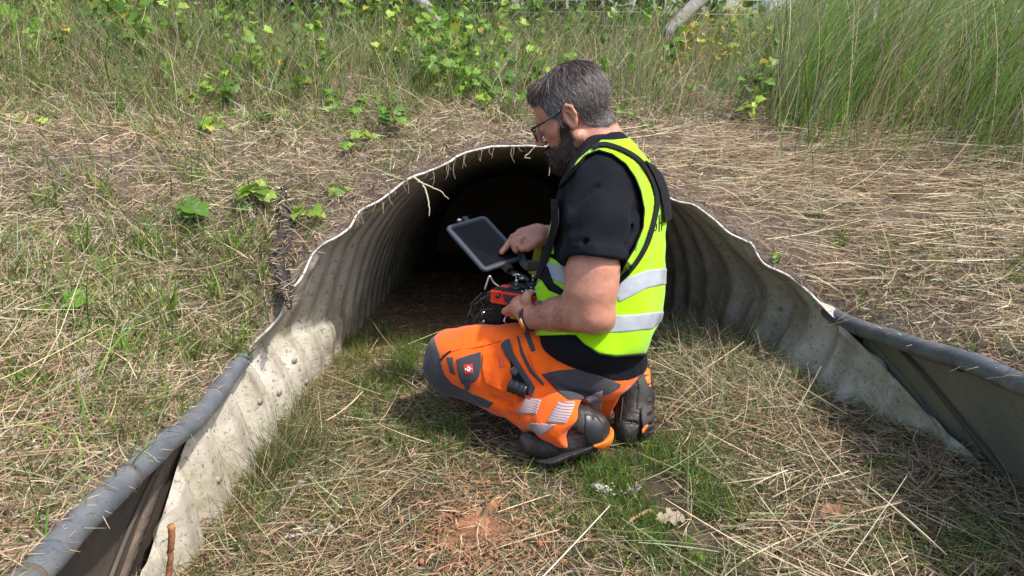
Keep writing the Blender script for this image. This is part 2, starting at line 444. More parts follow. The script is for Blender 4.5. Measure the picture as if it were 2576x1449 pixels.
strip(WL, [(440, 1120), (405, 1200), (362, 1310), (300, 1480)], -1, .016, mat('rotten_board', (.16, .12, .09), .9, noise=(14, .2), c2=(.07, .055, .045), bump=(50, .8, .01)), .006, 'brace_board')

# ---- ditch floor
fl = np.array([(-1, .03), (1.27, -.03), (1.6, -.04), (2.1, -.03), (3.6, -.25), (6, -.75), (7.6, -1.05), (8.0, .8), (12, .8)])
frr = np.array([(-1, .16), (1.3, .09), (1.5, .08), (1.75, .05), (2.3, -.04), (3.0, -.17), (3.6, -.30), (6, -.78), (7.6, -1.1), (8.0, .8), (12, .8)])
fc = np.array([(-1, .05), (1.1, .02), (1.75, 0), (2.3, -.03), (3.6, -.29), (6, -.78), (7.6, -1.1), (8.0, .8), (12, .8)])
def vnoise(x, y, s, seed=0):
    a = 0; r_ = np.random.default_rng(seed)
    for k in range(7):
        th = r_.uniform(0, 6.28); f = s * r_.uniform(.6, 1.8); ph = r_.uniform(0, 6.28)
        a = a + np.sin((x * np.cos(th) + y * np.sin(th)) * f + ph + 1.3 * np.sin((x * np.sin(th) - y * np.cos(th)) * f * .6 + ph * 2))
    return a / 7
def floor_z(x, y):
    l_, r_, c_ = np.interp(y, fl[:, 0], fl[:, 1]), np.interp(y, frr[:, 0], frr[:, 1]), np.interp(y, fc[:, 0], fc[:, 1])
    tl = np.clip((.05 - x) / .75, 0, 1) ** 1.6; tr = np.clip((x - .25) / .75, 0, 1) ** 1.6
    z = c_ * (1 - tl - tr) + l_ * tl + r_ * tr
    z = z + .07 * np.exp(-((x - .75) / .22) ** 2 - ((y - 2.55) / .35) ** 2)          # hay heaped against the right wall
    z = z + .05 * np.exp(-((x + .15) / .2) ** 2 - ((y - 2.0) / .16) ** 2)            # hummock under the knee
    return z + .012 * vnoise(x, y, 9, 3) + .006 * vnoise(x, y, 30, 5)
ys = np.concatenate([np.linspace(-1.0, 3.2, 210), np.linspace(3.25, 8.3, 90)]); xs = np.linspace(-.95, 1.3, 120)
X_, Y_ = np.meshgrid(xs, ys, indexing='ij'); FG = np.stack([X_, Y_, floor_z(X_, Y_)], -1)
def soil_mat(name, c1, c2, c3, bump=.02):
    m = bpy.data.materials.new(name); m.use_nodes = True
    n = m.node_tree.nodes; l = m.node_tree.links; b = n['Principled BSDF']; b.inputs['Roughness'].default_value = .95; b.inputs['Specular IOR Level'].default_value = .2
    tc = n.new('ShaderNodeTexCoord'); t = n.new('ShaderNodeTexNoise'); t.inputs['Scale'].default_value = 14; t.inputs['Detail'].default_value = 10; t.inputs['Roughness'].default_value = .75
    l.new(tc.outputs['Object'], t.inputs['Vector']); r = n.new('ShaderNodeValToRGB'); e = r.color_ramp.elements
    e[0].position = .32; e[0].color = (*c1, 1); e[1].position = .68; e[1].color = (*c3, 1); k = r.color_ramp.elements.new(.5); k.color = (*c2, 1)
    l.new(t.outputs[0], r.inputs[0]); l.new(r.outputs[0], b.inputs['Base Color'])
    bp = n.new('ShaderNodeBump'); bp.inputs['Strength'].default_value = 1; bp.inputs['Distance'].default_value = bump
    l.new(t.outputs[0], bp.inputs['Height']); l.new(bp.outputs[0], b.inputs['Normal']); return m
M_soil = soil_mat('soil', (.055, .040, .034), (.16, .12, .10), (.29, .23, .20))
_n = M_soil.node_tree.nodes; _l = M_soil.node_tree.links
_tc = _n.new('ShaderNodeTexCoord'); _sp = _n.new('ShaderNodeSeparateXYZ'); _l.new(_tc.outputs['Object'], _sp.inputs[0])
_mr = _n.new('ShaderNodeMapRange'); _mr.inputs[1].default_value = 5.0; _mr.inputs[2].default_value = 7.0; _l.new(_sp.outputs[1], _mr.inputs[0])
_mx = _n.new('ShaderNodeMix'); _mx.data_type = 'RGBA'; _mx.inputs[7].default_value = (.22, .25, .09, 1)
_l.new(_mr.outputs[0], _mx.inputs[0]); _l.new([x for x in _n if x.type == 'VALTORGB'][0].outputs[0], _mx.inputs[6]); _l.new(_mx.outputs[2], _n['Principled BSDF'].inputs['Base Color'])
M_mud = soil_mat('ditch_soil', (.035, .025, .018), (.085, .062, .045), (.16, .12, .085))
_n = M_mud.node_tree.nodes; _l = M_mud.node_tree.links            # dry debris inside the pipe, its colour lightened to stand in for missing light
_tc = _n.new('ShaderNodeTexCoord'); _sp = _n.new('ShaderNodeSeparateXYZ'); _l.new(_tc.outputs['Object'], _sp.inputs[0])
_mr = _n.new('ShaderNodeMapRange'); _mr.inputs[1].default_value = 2.3; _mr.inputs[2].default_value = 2.8; _l.new(_sp.outputs[1], _mr.inputs[0])
_mx = _n.new('ShaderNodeMix'); _mx.data_type = 'RGBA'; _mx.inputs[7].default_value = (.34, .25, .19, 1)
_l.new(_mr.outputs[0], _mx.inputs[0]); _l.new([x for x in _n if x.type == 'VALTORGB'][0].outputs[0], _mx.inputs[6]); _l.new(_mx.outputs[2], _n['Principled BSDF'].inputs['Base Color'])
tag(np_mesh('ditch_floor', FG.reshape(-1, 3), grid_quads(len(xs), len(ys)), M_mud), kind='structure')

# ---- bank: fan of lines running out from the lip and the two tubes
ring_l = [(TLc[-1] * [1, 1, 1]), *TLc[::-1][10:-4:10]]
edge = np.array([np.array([-.66, -2.0, .36])] + [p for p in TLc[::-1][::8]] + [lip[i] for i in range(i0 + 6, i1 - 4, 6)] + [p for p in TRc[::8]] + [np.array([1.05, -2.0, .46])])
edge = catmull(edge, 330)
edge[:, 2] += .006
ang_t = np.zeros(len(edge))
tang = np.gradient(edge[:, :2], axis=0)
for _ in range(80): tang[1:-1] = (tang[:-2] + tang[2:] + 2 * tang[1:-1]) / 4
nrm = np.stack([-tang[:, 1], tang[:, 0]], -1); nrm /= np.linalg.norm(nrm, axis=1)[:, None]
# widen the fan with distance so that it covers everything behind
sx_ = np.clip((edge[:, 0] - .1) / .75, -1, 1)
infront = np.clip((1.9 - edge[:, 1]) / 1.0, 0, 1)
fan = np.stack([np.sin(sx_ * 1.45), np.cos(sx_ * 1.45)], -1); fan[:, 1] -= infront * .25; fan /= np.linalg.norm(fan, axis=1)[:, None]
tt = np.concatenate([np.linspace(0, 2.5, 120), np.linspace(2.6, 60, 60) ** 1.0])
def bank_z(ez, tdist, x, y):
    zt = 1.0 - .10 * np.clip((x - .8) / 1.5, 0, 1)
    z = ez + (zt - ez) * (1 - np.exp(-tdist / 1.15)) + .045 * np.clip(tdist - .8, 0, 4) + .055 * np.clip(tdist - 5, 0, 200)
    rough = np.clip(tdist / .25, 0, 1)
    terr = -.06 * np.exp(-((x + 1.75) / .5) ** 2 - ((y - 2.75) / .25) ** 2)
    return z + terr + rough * (.022 * vnoise(x, y, 5, 11) + .010 * vnoise(x, y, 17, 12) + .004 * vnoise(x, y, 50, 13))
BG = np.empty((len(edge), len(tt), 3))
for j, tq in enumerate(tt):
    k = min(1, tq / .8); d_ = nrm * (1 - k) + fan * k; d_ /= np.linalg.norm(d_, axis=1)[:, None]
    xy = edge[:, :2] + d_ * tq if j == 0 else BG[:, j - 1, :2] + d_ * (tq - tt[j - 1])
    BG[:, j, :2] = xy; BG[:, j, 2] = bank_z(edge[:, 2], tq, xy[:, 0], xy[:, 1])
BG[:, 0] = edge
tag(np_mesh('bank', BG.reshape(-1, 3), grid_quads(*BG.shape[:2])[:, ::-1], M_soil), kind='structure')
# ---------------------------------------------------------------- the kneeling man
M_skin = mat('skin', (.44, .175, .105), .48, spec=.4, noise=(30, .22), c2=(.56, .29, .21), bump=(220, .5, .0015), bumps=[(60, .3, .003)], sss=.08)
def cloth(name, c, c2=None, rough=.85, sheen=.2, fold=.5, sc=14, weave=True, nsc=6):
    return mat(name, c, rough, spec=.10, sheen=sheen, noise=(nsc, .3), c2=c2 or tuple(min(1, x * 1.12) for x in c), bump=(sc, fold, .012), bumps=[(sc * 3, fold * .45, .004)] + ([(900, .15, .001)] if weave else []))
M_black = cloth('black_jersey', (.006, .007, .011), (.010, .011, .016), fold=.75, sc=8, sheen=.02)
M_orange = cloth('orange_workwear', (.90, .115, .008), (.98, .155, .012), fold=.75, sc=10)
M_grey_c = cloth('charcoal_workwear', (.045, .045, .056), (.065, .065, .078), fold=.5, sc=12)
M_vest = cloth('yellow_vest', (.29, .62, .004), (.36, .70, .008), fold=.6, sc=8)
M_refl = cloth('reflective_tape', (.30, .33, .37), (.38, .41, .45), rough=.45, sheen=0, fold=.45, sc=18)
M_web = cloth('black_webbing', (.007, .007, .009), (.016, .016, .018), fold=.3, sc=30, sheen=.03)
M_boot = mat('boot_leather', (.010, .010, .011), .5, noise=(14, .16), c2=(.045, .036, .030), bump=(28, .8, .008), bumps=[(140, .5, .002)])
M_sole = mat('boot_rubber', (.012, .012, .013), .65, noise=(30, .2), c2=(.035, .03, .028), bump=(50, .5, .003))
M_osole = mat('orange_rubber', (.85, .22, .02), .6, noise=(30, .2), c2=(.6, .15, .02))
A = at
psi = R(22); fwd = np.array([-math.cos(psi), math.sin(psi), 0]); lef = np.array([-math.sin(psi), -math.cos(psi), 0]); upv = np.array([0, 0, 1.])
MB3 = np.array([fwd, lef, upv])
man = empty('person', tuple(A(1400, 1080, 2.0) * [1, 1, 0]), 'bearded man in yellow vest and orange trousers kneeling before the culvert with a controller', 'person')
# torso levels: (v, u_front, u_back, depth of axis, half width sideways)
LV = [(352, 1474, 1566, 1.99, .060), (372, 1462, 1582, 1.99, .085), (400, 1436, 1622, 1.99, .150), (430, 1420, 1646, 1.99, .185), (470, 1406, 1662, 1.99, .200), (520, 1396, 1668, 1.985, .205),
      (580, 1390, 1668, 1.98, .200), (650, 1380, 1666, 1.975, .190), (720, 1362, 1664, 1.97, .185), (780, 1352, 1656, 1.965, .185), (840, 1356, 1636, 1.96, .185), (870, 1380, 1622, 1.97, .165), (895, 1400, 1612, 1.99, .14), (918, 1440, 1585, 2.01, .10)]
_tl = []
for v_, uf, ub, d_, hw in LV:
    c_ = A((uf + ub) / 2, v_, d_); half = (ub - uf) / 2 * d_ / FPX
    # visible half extent h of ellipse (rf along fwd, hw along lef): h^2 = rf^2 cos^2 + hw^2 sin^2
    rf = math.sqrt(max(half ** 2 - (hw * math.sin(psi)) ** 2, .03 ** 2)) / math.cos(psi)
    _tl.append((c_[2], c_[0], c_[1], rf, hw))
_tl = np.array(sorted(_tl))
_zt = np.linspace(_tl[0, 0], _tl[-1, 0], 60)
_sm = np.stack([np.interp(_zt, _tl[:, 0], _tl[:, k]) for k in range(1, 5)])
for _ in range(6): _sm[:, 1:-1] = (_sm[:, :-2] + _sm[:, 2:] + 2 * _sm[:, 1:-1]) / 4
def loft(P, grow=0.):
    z = np.clip(P[:, 2], _zt[0], _zt[-1])
    cx, cy, rf, hw = [np.interp(z, _zt, _sm[k]).astype(np.float32) for k in range(4)]
    dx, dy = P[:, 0] - cx, P[:, 1] - cy
    a = (dx * fwd[0] + dy * fwd[1]) / (rf + grow); b = (dx * lef[0] + dy * lef[1]) / (hw + grow)
    n_ = 2.35
    k = (np.abs(a) ** n_ + np.abs(b) ** n_) ** (1 / n_) + 1e-6
    rr = np.sqrt(dx * dx + dy * dy)
    dd = rr * (1 - 1 / k)                                  # distance along the ray from the axis
    dd = np.where(k < .2, -.1, dd)
    dz = np.maximum(P[:, 2] - _zt[-1], _zt[0] - P[:, 2])
    return np.where(dz > 0, np.sqrt(np.maximum(dd, 0) ** 2 + dz * dz), dd) * .85
def waves(P, f, amp, dirv, seed=0):
    """soft cloth folds running along dirv"""
    dv = np.asarray(dirv, float); dv /= np.linalg.norm(dv)
    a = np.cross(dv, [0.3, 1, .2]); a /= np.linalg.norm(a); b = np.cross(dv, a)
    s, t, u_ = P @ dv.astype(np.float32), P @ a.astype(np.float32), P @ b.astype(np.float32)
    q = np.sin(f * t + 1.7 * np.sin(f * .31 * s + seed) + seed) * np.sin(f * .83 * u_ + 1.3 * np.sin(f * .27 * s + 2 + seed)) 
    return amp * q
# ---- joints
shL = A(1512, 462, 1.80); elL = A(1496, 786, 1.76); wrL = A(1334, 802, 1.885)
shR = A(1530, 455, 2.20); elR = A(1475, 640, 2.34); wrR = A(1378, 590, 2.20)
_ax = (elL - shL) / np.linalg.norm(elL - shL)
def f_shirt(P, cut=False):
    d = loft(P)
    d = smin(d, chain(P, [(A(1500, 392, 1.97), .060), (A(1530, 420, 1.90), .075), (A(1520, 455, 1.82), .080)], .03), .04)
    d = smin(d, chain(P, [(A(1500, 392, 1.99), .060), (A(1535, 420, 2.08), .07), (A(1540, 450, 2.18), .075)], .03), .04)
    sl = chain(P, [(A(1507, 470, 1.80), .078), (A(1500, 560, 1.77), .078), (A(1493, 660, 1.755), .0725), (A(1492, 760, 1.755), .070)], .02)
    for a, b, r1 in ((A(1470, 440, 1.76), A(1430, 560, 1.73), .008), (A(1440, 600, 1.72), A(1500, 640, 1.69), .007), (A(1560, 500, 1.76), A(1470, 600, 1.70), .006)):
        sl = smin(sl, rc(P, a, b, r1, r1 * .6), .03)
    hem = (P - A(1493, 656, 1.76).astype(np.float32)) @ _ax.astype(np.float32)
    sl = sl - .0025 * ((hem > -.026) & (hem < .01))       # the doubled cloth of the hem
    sl = smax(sl, hem, .004)
    if cut:
        sl = smax(sl, -np.maximum(rc(P, A(1493, 600, 1.755), A(1492, 760, 1.755), .0640, .0640), -hem - .022), .002)
    sr = smax(chain(P, [(shR, .07), (A(1500, 560, 2.30), .06)], .02), -.5 + 0 * d, .01)
    d = smin(d, sl, .022); d = smin(d, sr, .03)
    for a, b, r1 in ((A(1600, 500, 1.86), A(1566, 590, 1.76), .012), (A(1612, 560, 1.88), A(1574, 618, 1.77), .010), (A(1590, 470, 1.84), A(1545, 550, 1.72), .009)):
        d = smin(d, rc(P, a, b, r1, r1 * .6), .03)
    for a, b, r1 in ((A(1584, 575, 1.80), A(1555, 625, 1.72), .009), (A(1608, 525, 1.82), A(1578, 580, 1.745), .009)):
        d = -smin(-d, rc(P, a, b, r1, r1 * .4), .016)
    for a, b, r1 in ((A(1560, 545, 1.735), A(1470, 610, 1.69), .006), (A(1500, 470, 1.72), A(1440, 520, 1.72), .006)):
        d = -smin(-d, rc(P, a, b, r1 * .4, r1), .014)
    low = np.clip((.75 - P[:, 2]) / .15, 0, 1)
    return d + waves(P, 60, .0016, (0.2, 0, 1), 1) + low * waves(P, 34, .0036, (.35, 0, 1), 4) + low * waves(P, 75, .0012, (1, 0, .4), 6)
def f_shirt_cut(P):
    d = f_shirt(P, True)
    nk = rc(P, A(1492, 300, 1.985), A(1497, 420, 1.985), .052, .060)
    return smax(d, -nk, .004)
def f_body(P):
    # head is added by f_head, one continuous surface
    d = f_head(P)
    # neck
    d = smin(d, chain(P, [(A(1478, 290, 1.975), .058), (A(1492, 345, 1.98), .062), (A(1515, 420, 1.985), .072)], .02), .02)
    d = smin(d, rc(P, A(1512, 320, 1.985), A(1545, 380, 1.985), .030, .05), .03)
    d = smin(d, loft(P, -.018), .03)
    # near arm
    d = smin(d, chain(P, [(shL, .060), (A(1500, 560, 1.77), .058), (A(1494, 680, 1.755), .0585), (A(1494, 730, 1.755), .053), (elL, .044)], .02), .02)
    d = smin(d, rc(P, A(1520, 800, 1.765), A(1524, 812, 1.77), .022, .018), .03)        # point of the elbow
    d = smin(d, rc(P, A(1450, 735, 1.75), A(1460, 690, 1.75), .026, .03), .03)          # crook, biceps
    d = smin(d, chain(P, [(A(1490, 792, 1.76), .043), (A(1445, 782, 1.79), .047), (A(1400, 790, 1.83), .040), (wrL, .0275)], .02), .025)
    # far arm
    d = smin(d, chain(P, [(shR, .055), (elR, .045), (A(1430, 615, 2.27), .040), (wrR, .028)], .02), .02)
    d = smin(d, f_handL(P), .008)
    d = smin(d, f_handR(P), .008)
    # legs (inside the trousers)
    d = smin(d, chain(P, [(A(1515, 905, 1.93), .085), (A(1300, 905, 1.99), .07), (A(1120, 905, 2.06), .055)], .02), .02)
    d = smin(d, chain(P, [(A(1120, 915, 2.06), .050), (A(1300, 1000, 1.98), .045), (A(1450, 1065, 1.895), .035)], .02), .02)
    d = smin(d, chain(P, [(A(1545, 890, 2.10), .08), (A(1340, 890, 2.19), .06), (A(1190, 900, 2.25), .05)], .02), .02)
    d = smin(d, chain(P, [(A(1190, 905, 2.25), .045), (A(1400, 960, 2.17), .04), (A(1575, 985, 2.07), .035)], .02), .02)
    return d
# ---- hands: each finger its own chain rooted in the palm
def finger(P, pts, r0, r1):
    n_ = len(pts); rr = np.linspace(r0, r1, n_)
    return chain(P, [(A(*p), r_) for p, r_ in zip(pts, rr)], .0025)
def f_handL(P):
    d = chain(P, [(wrL, .0265), (A(1322, 785, 1.895), .026), (A(1312, 768, 1.905), .025)], .012)
    d = smin(d, rc(P, A(1300, 770, 1.90), A(1318, 758, 1.93), .019, .020), .014)
    fs = finger(P, [(1326, 772, 1.885), (1323, 755, 1.875), (1325, 743, 1.88), (1335, 735, 1.90)], .0155, .0088)       # thumb on top
    for pts in ([(1300, 772, 1.90), (1286, 774, 1.905), (1272, 781, 1.925), (1268, 784, 1.945)],
                [(1302, 778, 1.912), (1288, 784, 1.925), (1277, 787, 1.95), (1280, 783, 1.975)],
                [(1306, 782, 1.925), (1294, 790, 1.945), (1286, 789, 1.97), (1290, 782, 1.99)],
                [(1312, 784, 1.94), (1304, 791, 1.96), (1297, 788, 1.985), (1300, 780, 2.0)]):
        fs = np.minimum(fs, finger(P, pts, .0115, .0080))
    return smin(d, fs, .004)
def f_handR(P):
    d = chain(P, [(wrR, .026), (A(1352, 590, 2.18), .030), (A(1325, 594, 2.165), .026)], .015)
    d = smin(d, rc(P, A(1340, 606, 2.15), A(1360, 598, 2.17), .022, .022), .015)
    d = smin(d, chain(P, [(A(1345, 582, 2.20), .018), (A(1309, 586, 2.165), .0135)], .01), .014)
    fs = finger(P, [(1310, 587, 2.165), (1291, 597, 2.15), (1279, 613, 2.14), (1262, 634, 2.13)], .0125, .0082)   # pointing index
    for pts in ([(1318, 592, 2.16), (1297, 596, 2.135), (1290, 611, 2.125), (1297, 630, 2.125)],
                [(1325, 597, 2.155), (1309, 603, 2.128), (1304, 617, 2.12), (1312, 627, 2.13)],
                [(1334, 603, 2.15), (1321, 612, 2.13), (1319, 622, 2.13), (1328, 627, 2.14)]):
        fs = np.minimum(fs, finger(P, pts, .0120, .0085))
    th = finger(P, [(1357, 604, 2.145), (1342, 616, 2.12), (1328, 622, 2.112), (1313, 625, 2.112)], .0150, .0092)
    return smin(smin(d, fs, .004), th, .008)
# ---- head in its own frame
HTH, HPS = R(25), R(14)
hf = np.array([-math.cos(HPS) * math.cos(HTH), math.sin(HPS) * math.cos(HTH), -math.sin(HTH)])
hl = np.array([-math.sin(HPS), -math.cos(HPS), 0]); hu = np.cross(hf, hl)
HM = np.array([hf, hl, hu]); HS = .975
ear_w = A(1431, 285, 1.885)
HO = ear_w - HS * (hf * -.012 + hl * .080 + hu * .010)
def H2W(p): return HO + HS * (p[0] * hf + p[1] * hl + p[2] * hu)
def headP(P): return ((P - HO.astype(np.float32)) @ HM.T.astype(np.float32)) / HS
def head_core(Q):
    d = ell(Q, (-.022, 0, .040), (.096, .078, .090))
    d = smin(d, ell(Q, (.030, 0, .030), (.062, .066, .075)), .02)
    d = smin(d, ell(Q, (.040, 0, -.035), (.048, .054, .075)), .025)
    for s in (-1, 1):
        d = smin(d, rc(Q, (-.005, s * .055, -.055), (.060, s * .020, -.098), .018, .018), .022)
        d = smin(d, rc(Q, (.050, s * .048, -.018), (.010, s * .066, -.008), .016, .010), .02)   # cheekbone
    d = smin(d, ell(Q, (.070, 0, -.098), (.022, .026, .018)), .018)
    return d
def f_head(P):
    Q = headP(P)
    m = (np.abs(Q) < .22).all(1)
    out = np.sqrt((Q * Q).sum(1)) - .12
    if not m.any(): return out
    q = Q[m]; d = head_core(q)
    d = smin(d, rc(q, (.083, -.032, .022), (.083, .032, .022), .010, .010), .014)      # brow
    for s in (-1, 1):
        d = -smin(-d, ell(q, (.094, s * .032, .002), (.018, .018, .014)), .012)          # eye socket
        d = smin(d, ell(q, (.0755, s * .032, .001), (.0135, .0145, .0125)), .003)        # lid and eye
        d = smin(d, rc(q, (.104, s * .010, -.036), (.098, s * .012, -.038), .0065, .006), .006)   # nostril wings
    d = smin(d, rc(q, (.088, 0, .012), (.114, 0, -.028), .0085, .0100), .010)             # nose
    d = smin(d, ell(q, (.098, 0, -.060), (.010, .022, .0055)), .005)                      # lips
    d = smin(d, ell(q, (.095, 0, -.070), (.010, .018, .0055)), .005)
    d = -smin(-d, rc(q, (.106, -.018, -.0645), (.106, .018, -.0645), .0018, .0018), .003)
    for s in (-1, 1):
        e = ell(q, (-.012, s * .079, .000), (.0175, .0065, .032), None)                   # ear
        hx = [(.003, .074, .005), (-.002, .081, .024), (-.014, .085, .033), (-.026, .086, .024), (-.029, .085, .004), (-.021, .081, -.016), (-.009, .077, -.030)]
        e = smin(e, chain(q, [((a, s * b, c), .0046) for a, b, c in hx], .003), .003)
        e = smin(e, rc(q, (-.008, s * .077, -.024), (-.006, s * .076, -.029), .0065, .0055), .004)
        e = -smin(-e, ell(q, (-.011, s * .0875, .002), (.0105, .0105, .021)), .003)
        e = smin(e, chain(q, [((a, s * b, c), .0028) for a, b, c in [(-.020, .084, -.008), (-.018, .084, .008), (-.010, .083, .018)]], .003), .003)
        d = smin(d, e, .006)
    out2 = out.copy(); out2[m] = d
    return out2
if DEV in ('all', 'man'):
    lo = np.array([-.42, 1.45, .0]); hi = np.array([.48, 2.45, 1.22])
    body = sdf_mesh('body', f_body, lo, hi, .0034 if DEV == 'all' else .0045, M_skin, man)
    shirt = sdf_mesh('polo_shirt', f_shirt_cut, lo, hi, .0042, M_black, man)
    def patch(name, base, off, poly, material, parent=man, dmax=None, h=.003, holes=(), inner=.004, lo_=None, hi_=None, k=.0025, extra=None):
        pu = np.array(poly, float); uvd = [A(u, v, d) for u, v in ((pu[:, 0].min() - 8, pu[:, 1].min() - 8), (pu[:, 0].max() + 8, pu[:, 1].max() + 8), (pu[:, 0].min() - 8, pu[:, 1].max() + 8), (pu[:, 0].max() + 8, pu[:, 1].min() - 8)) for d in (1.6, dmax or 2.45)]
        l_ = np.min(uvd, 0); h_ = np.max(uvd, 0)
        def f(P):
            b = base(P); d = smax(b - off, -(b + inner), .001)
            d = smax(d, prism(P, poly), k)
            for hh in holes: d = smax(d, -prism(P, hh), k)
            if dmax: d = np.maximum(d, (proj(P)[2] - dmax).astype(np.float32))
            if extra: d = extra(P, d)
            return d
        return sdf_mesh(name, f, l_, h_, h, material, parent, largest=True)
    # collar: a stand-up band of doubled cloth round the neck
    def f_neckbase(P):
        nk = chain(P, [(A(1486, 320, 1.98), .060), (A(1497, 365, 1.98), .066), (A(1515, 420, 1.985), .078)], .02)
        return smin(f_shirt(P), nk, .02)
    patch('collar', f_neckbase, .0075, [(1582, 338), (1560, 330), (1536, 332), (1508, 344), (1480, 366), (1457, 392), (1436, 420), (1410, 452), (1404, 474), (1428, 452), (1452, 424), (1476, 394), (1500, 374), (1530, 360), (1560, 356), (1586, 362)], M_black, dmax=2.3, h=.0025, inner=-.001)
# ---------------------------------------------------------------- trousers, vest, boots and what is sewn on them
def f_trousers(P):
    d = ell(P, A(1505, 880, 1.99), (.120, .160, .100), MB3)
    d = smin(d, ell(P, A(1515, 920, 1.99), (.105, .155, .060), MB3), .04)
    th = chain(P, [(A(1490, 905, 1.925), .090), (A(1330, 912, 1.965), .093), (A(1200, 910, 2.01), .086), (A(1142, 912, 2.04), .083)], .03)
    th = smin(th, rc(P, A(1390, 868, 1.95), A(1150, 880, 2.05), .055, .060), .04)
    sh = chain(P, [(A(1150, 922, 2.04), .076), (A(1260, 975, 1.99), .066), (A(1360, 1030, 1.915), .064), (A(1425, 1052, 1.86), .066), (A(1500, 1075, 1.83), .064)], .03)
    cuffax = (A(1445, 1060, 1.885) - A(1330, 1005, 1.95)); cuffax /= np.linalg.norm(cuffax)
    cut = (P - A(1470, 1062, 1.875).astype(np.float32)) @ cuffax.astype(np.float32)
    cut = cut + .008 * np.sin(proj(P)[1] * .07).astype(np.float32)
    sh = smin(sh, rc(P, A(1380, 1078, 1.83), A(1425, 1078, 1.82), .026, .032), .03)       # bunched hem below
    sh = smax(sh, cut, .008)
    sh = smax(sh, -np.maximum(chain(P, [(A(1370, 1030, 1.90), .050), (A(1500, 1075, 1.83), .057)], .02), -cut - .045), .004)
    d = smin(smin(d, th, .035), sh, .018)
    ft = chain(P, [(A(1510, 900, 2.08), .080), (A(1340, 890, 2.16), .085), (A(1190, 905, 2.22), .075)], .03)
    fs = chain(P, [(A(1195, 915, 2.22), .065), (A(1400, 965, 2.14), .060), (A(1500, 1000, 2.07), .052), (A(1560, 1010, 2.04), .050)], .02)
    cut2 = (P - A(1552, 1000, 2.05).astype(np.float32)) @ np.array([.93, -.2, -.25], np.float32)
    d = smin(smin(d, ft, .03), smax(fs, cut2, .006), .015)
    # folds
    for a, b, r1 in ((A(1420, 960, 1.87), A(1520, 985, 1.90), .012), (A(1400, 935, 1.86), A(1510, 962, 1.88), .018), (A(1250, 960, 1.93), A(1330, 995, 1.89), .012),
                     (A(1200, 990, 1.96), A(1280, 1035, 1.93), .010), (A(1350, 1035, 1.87), A(1425, 1040, 1.83), .009), (A(1300, 1030, 1.91), A(1400, 1075, 1.84), .010), (A(1420, 900, 1.85), A(1450, 930, 1.85), .010),
                     (A(1170, 940, 1.97), A(1185, 975, 1.96), .008)):
        d = smin(d, rc(P, a, b, r1 * .7, r1), .028)
    for a, b, r1 in ((A(1305, 1000, 1.885), A(1475, 1003, 1.85), .010), (A(1285, 1046, 1.90), A(1400, 1062, 1.815), .006), (A(1400, 975, 1.85), A(1500, 992, 1.86), .007), (A(1410, 860, 1.86), A(1470, 890, 1.85), .008), (A(1240, 1000, 1.92), A(1320, 1022, 1.89), .006)):
        d = -smin(-d, rc(P, a, b, r1 * .5, r1), .02)
    uu, vv, _ = proj(P)
    sc = np.exp(-((uu - 1235) / 60) ** 2 - ((vv - 862) / 16) ** 2).astype(np.float32)      # gathered seam over the pocket
    d += sc * .0022 * np.sin(uu * .33 + vv * .12).astype(np.float32)
    return d + waves(P, 42, .0036, (1, -.3, -.2), 3) + waves(P, 95, .0014, (.5, 0, 1), 5)
# boots
def f_bootL(P):
    d = chain(P, [(A(1440, 1052, 1.87), .040), (A(1466, 1064, 1.865), .040), (A(1486, 1082, 1.865), .039)], .02)
    d = smin(d, chain(P, [(A(1494, 1088, 1.87), .036), (A(1440, 1108, 1.87), .033), (A(1385, 1120, 1.865), .032), (A(1334, 1114, 1.865), .029)], .02), .02)
    d = smin(d, rc(P, A(1506, 1058, 1.86), A(1516, 1074, 1.865), .016, .015), .02)
    for a, b in (((1440, 1085), (1500, 1050)), ((1430, 1100), (1480, 1082)), ((1380, 1092), (1400, 1135))):
        d = -smin(-d, rc(P, A(*a, 1.83), A(*b, 1.83), .0035, .0035), .005)
    return d + waves(P, 90, .0008, (1, 0, .3), 8)
_sl_n = np.array([.30, .12, -.95]); _sl_n /= np.linalg.norm(_sl_n)
def f_soleL(P):
    d = chain(P, [(A(1500, 1092, 1.87), .043), (A(1440, 1112, 1.865), .040), (A(1385, 1127, 1.855), .041), (A(1336, 1116, 1.855), .037)], .02)
    s = (P - A(1430, 1134, 1.86).astype(np.float32)) @ np.array([.27, .08, -.96], np.float32)
    d = np.maximum(d, .0 - s - .010)
    d = np.maximum(d, s - .020)
    uu = P[:, 0]
    notch = np.abs(((uu * 52) % 1.0) - .5) - .16
    return smax(d, -np.maximum(np.maximum(notch / 52, -(s - .008)), -.02), .002)
def f_bootR(P):
    d = chain(P, [(A(1555, 985, 2.07), .055), (A(1592, 975, 2.05), .050), (A(1602, 1000, 2.045), .045), (A(1592, 1050, 2.02), .045), (A(1578, 1078, 2.00), .040)], .02)
    d = smin(d, rc(P, A(1606, 955, 2.05), A(1596, 948, 2.05), .028, .03), .02)
    for a, b in (((1545, 1000), (1610, 1010)), ((1550, 1030), (1605, 1040)), ((1556, 1058), (1600, 1064))):
        d = -smin(-d, rc(P, A(*a, 1.97), A(*b, 1.97), .0035, .0035), .005)
    return d + waves(P, 90, .0008, (0, 0, 1), 9)
def f_soleR(P):
    d = chain(P, [(A(1614, 962, 2.05), .042), (A(1618, 1010, 2.04), .040), (A(1604, 1060, 2.01), .046), (A(1590, 1085, 1.99), .038)], .02)
    s = (P - A(1618, 1020, 2.03).astype(np.float32)) @ np.array([.94, -.15, .17], np.float32)
    d = np.maximum(np.maximum(d, -s - .006), s - .026)
    notch = np.abs(((P[:, 2] * 48) % 1.0) - .5) - .16
    return smax(d, -np.maximum(notch / 48, -(s - .010)), .002)
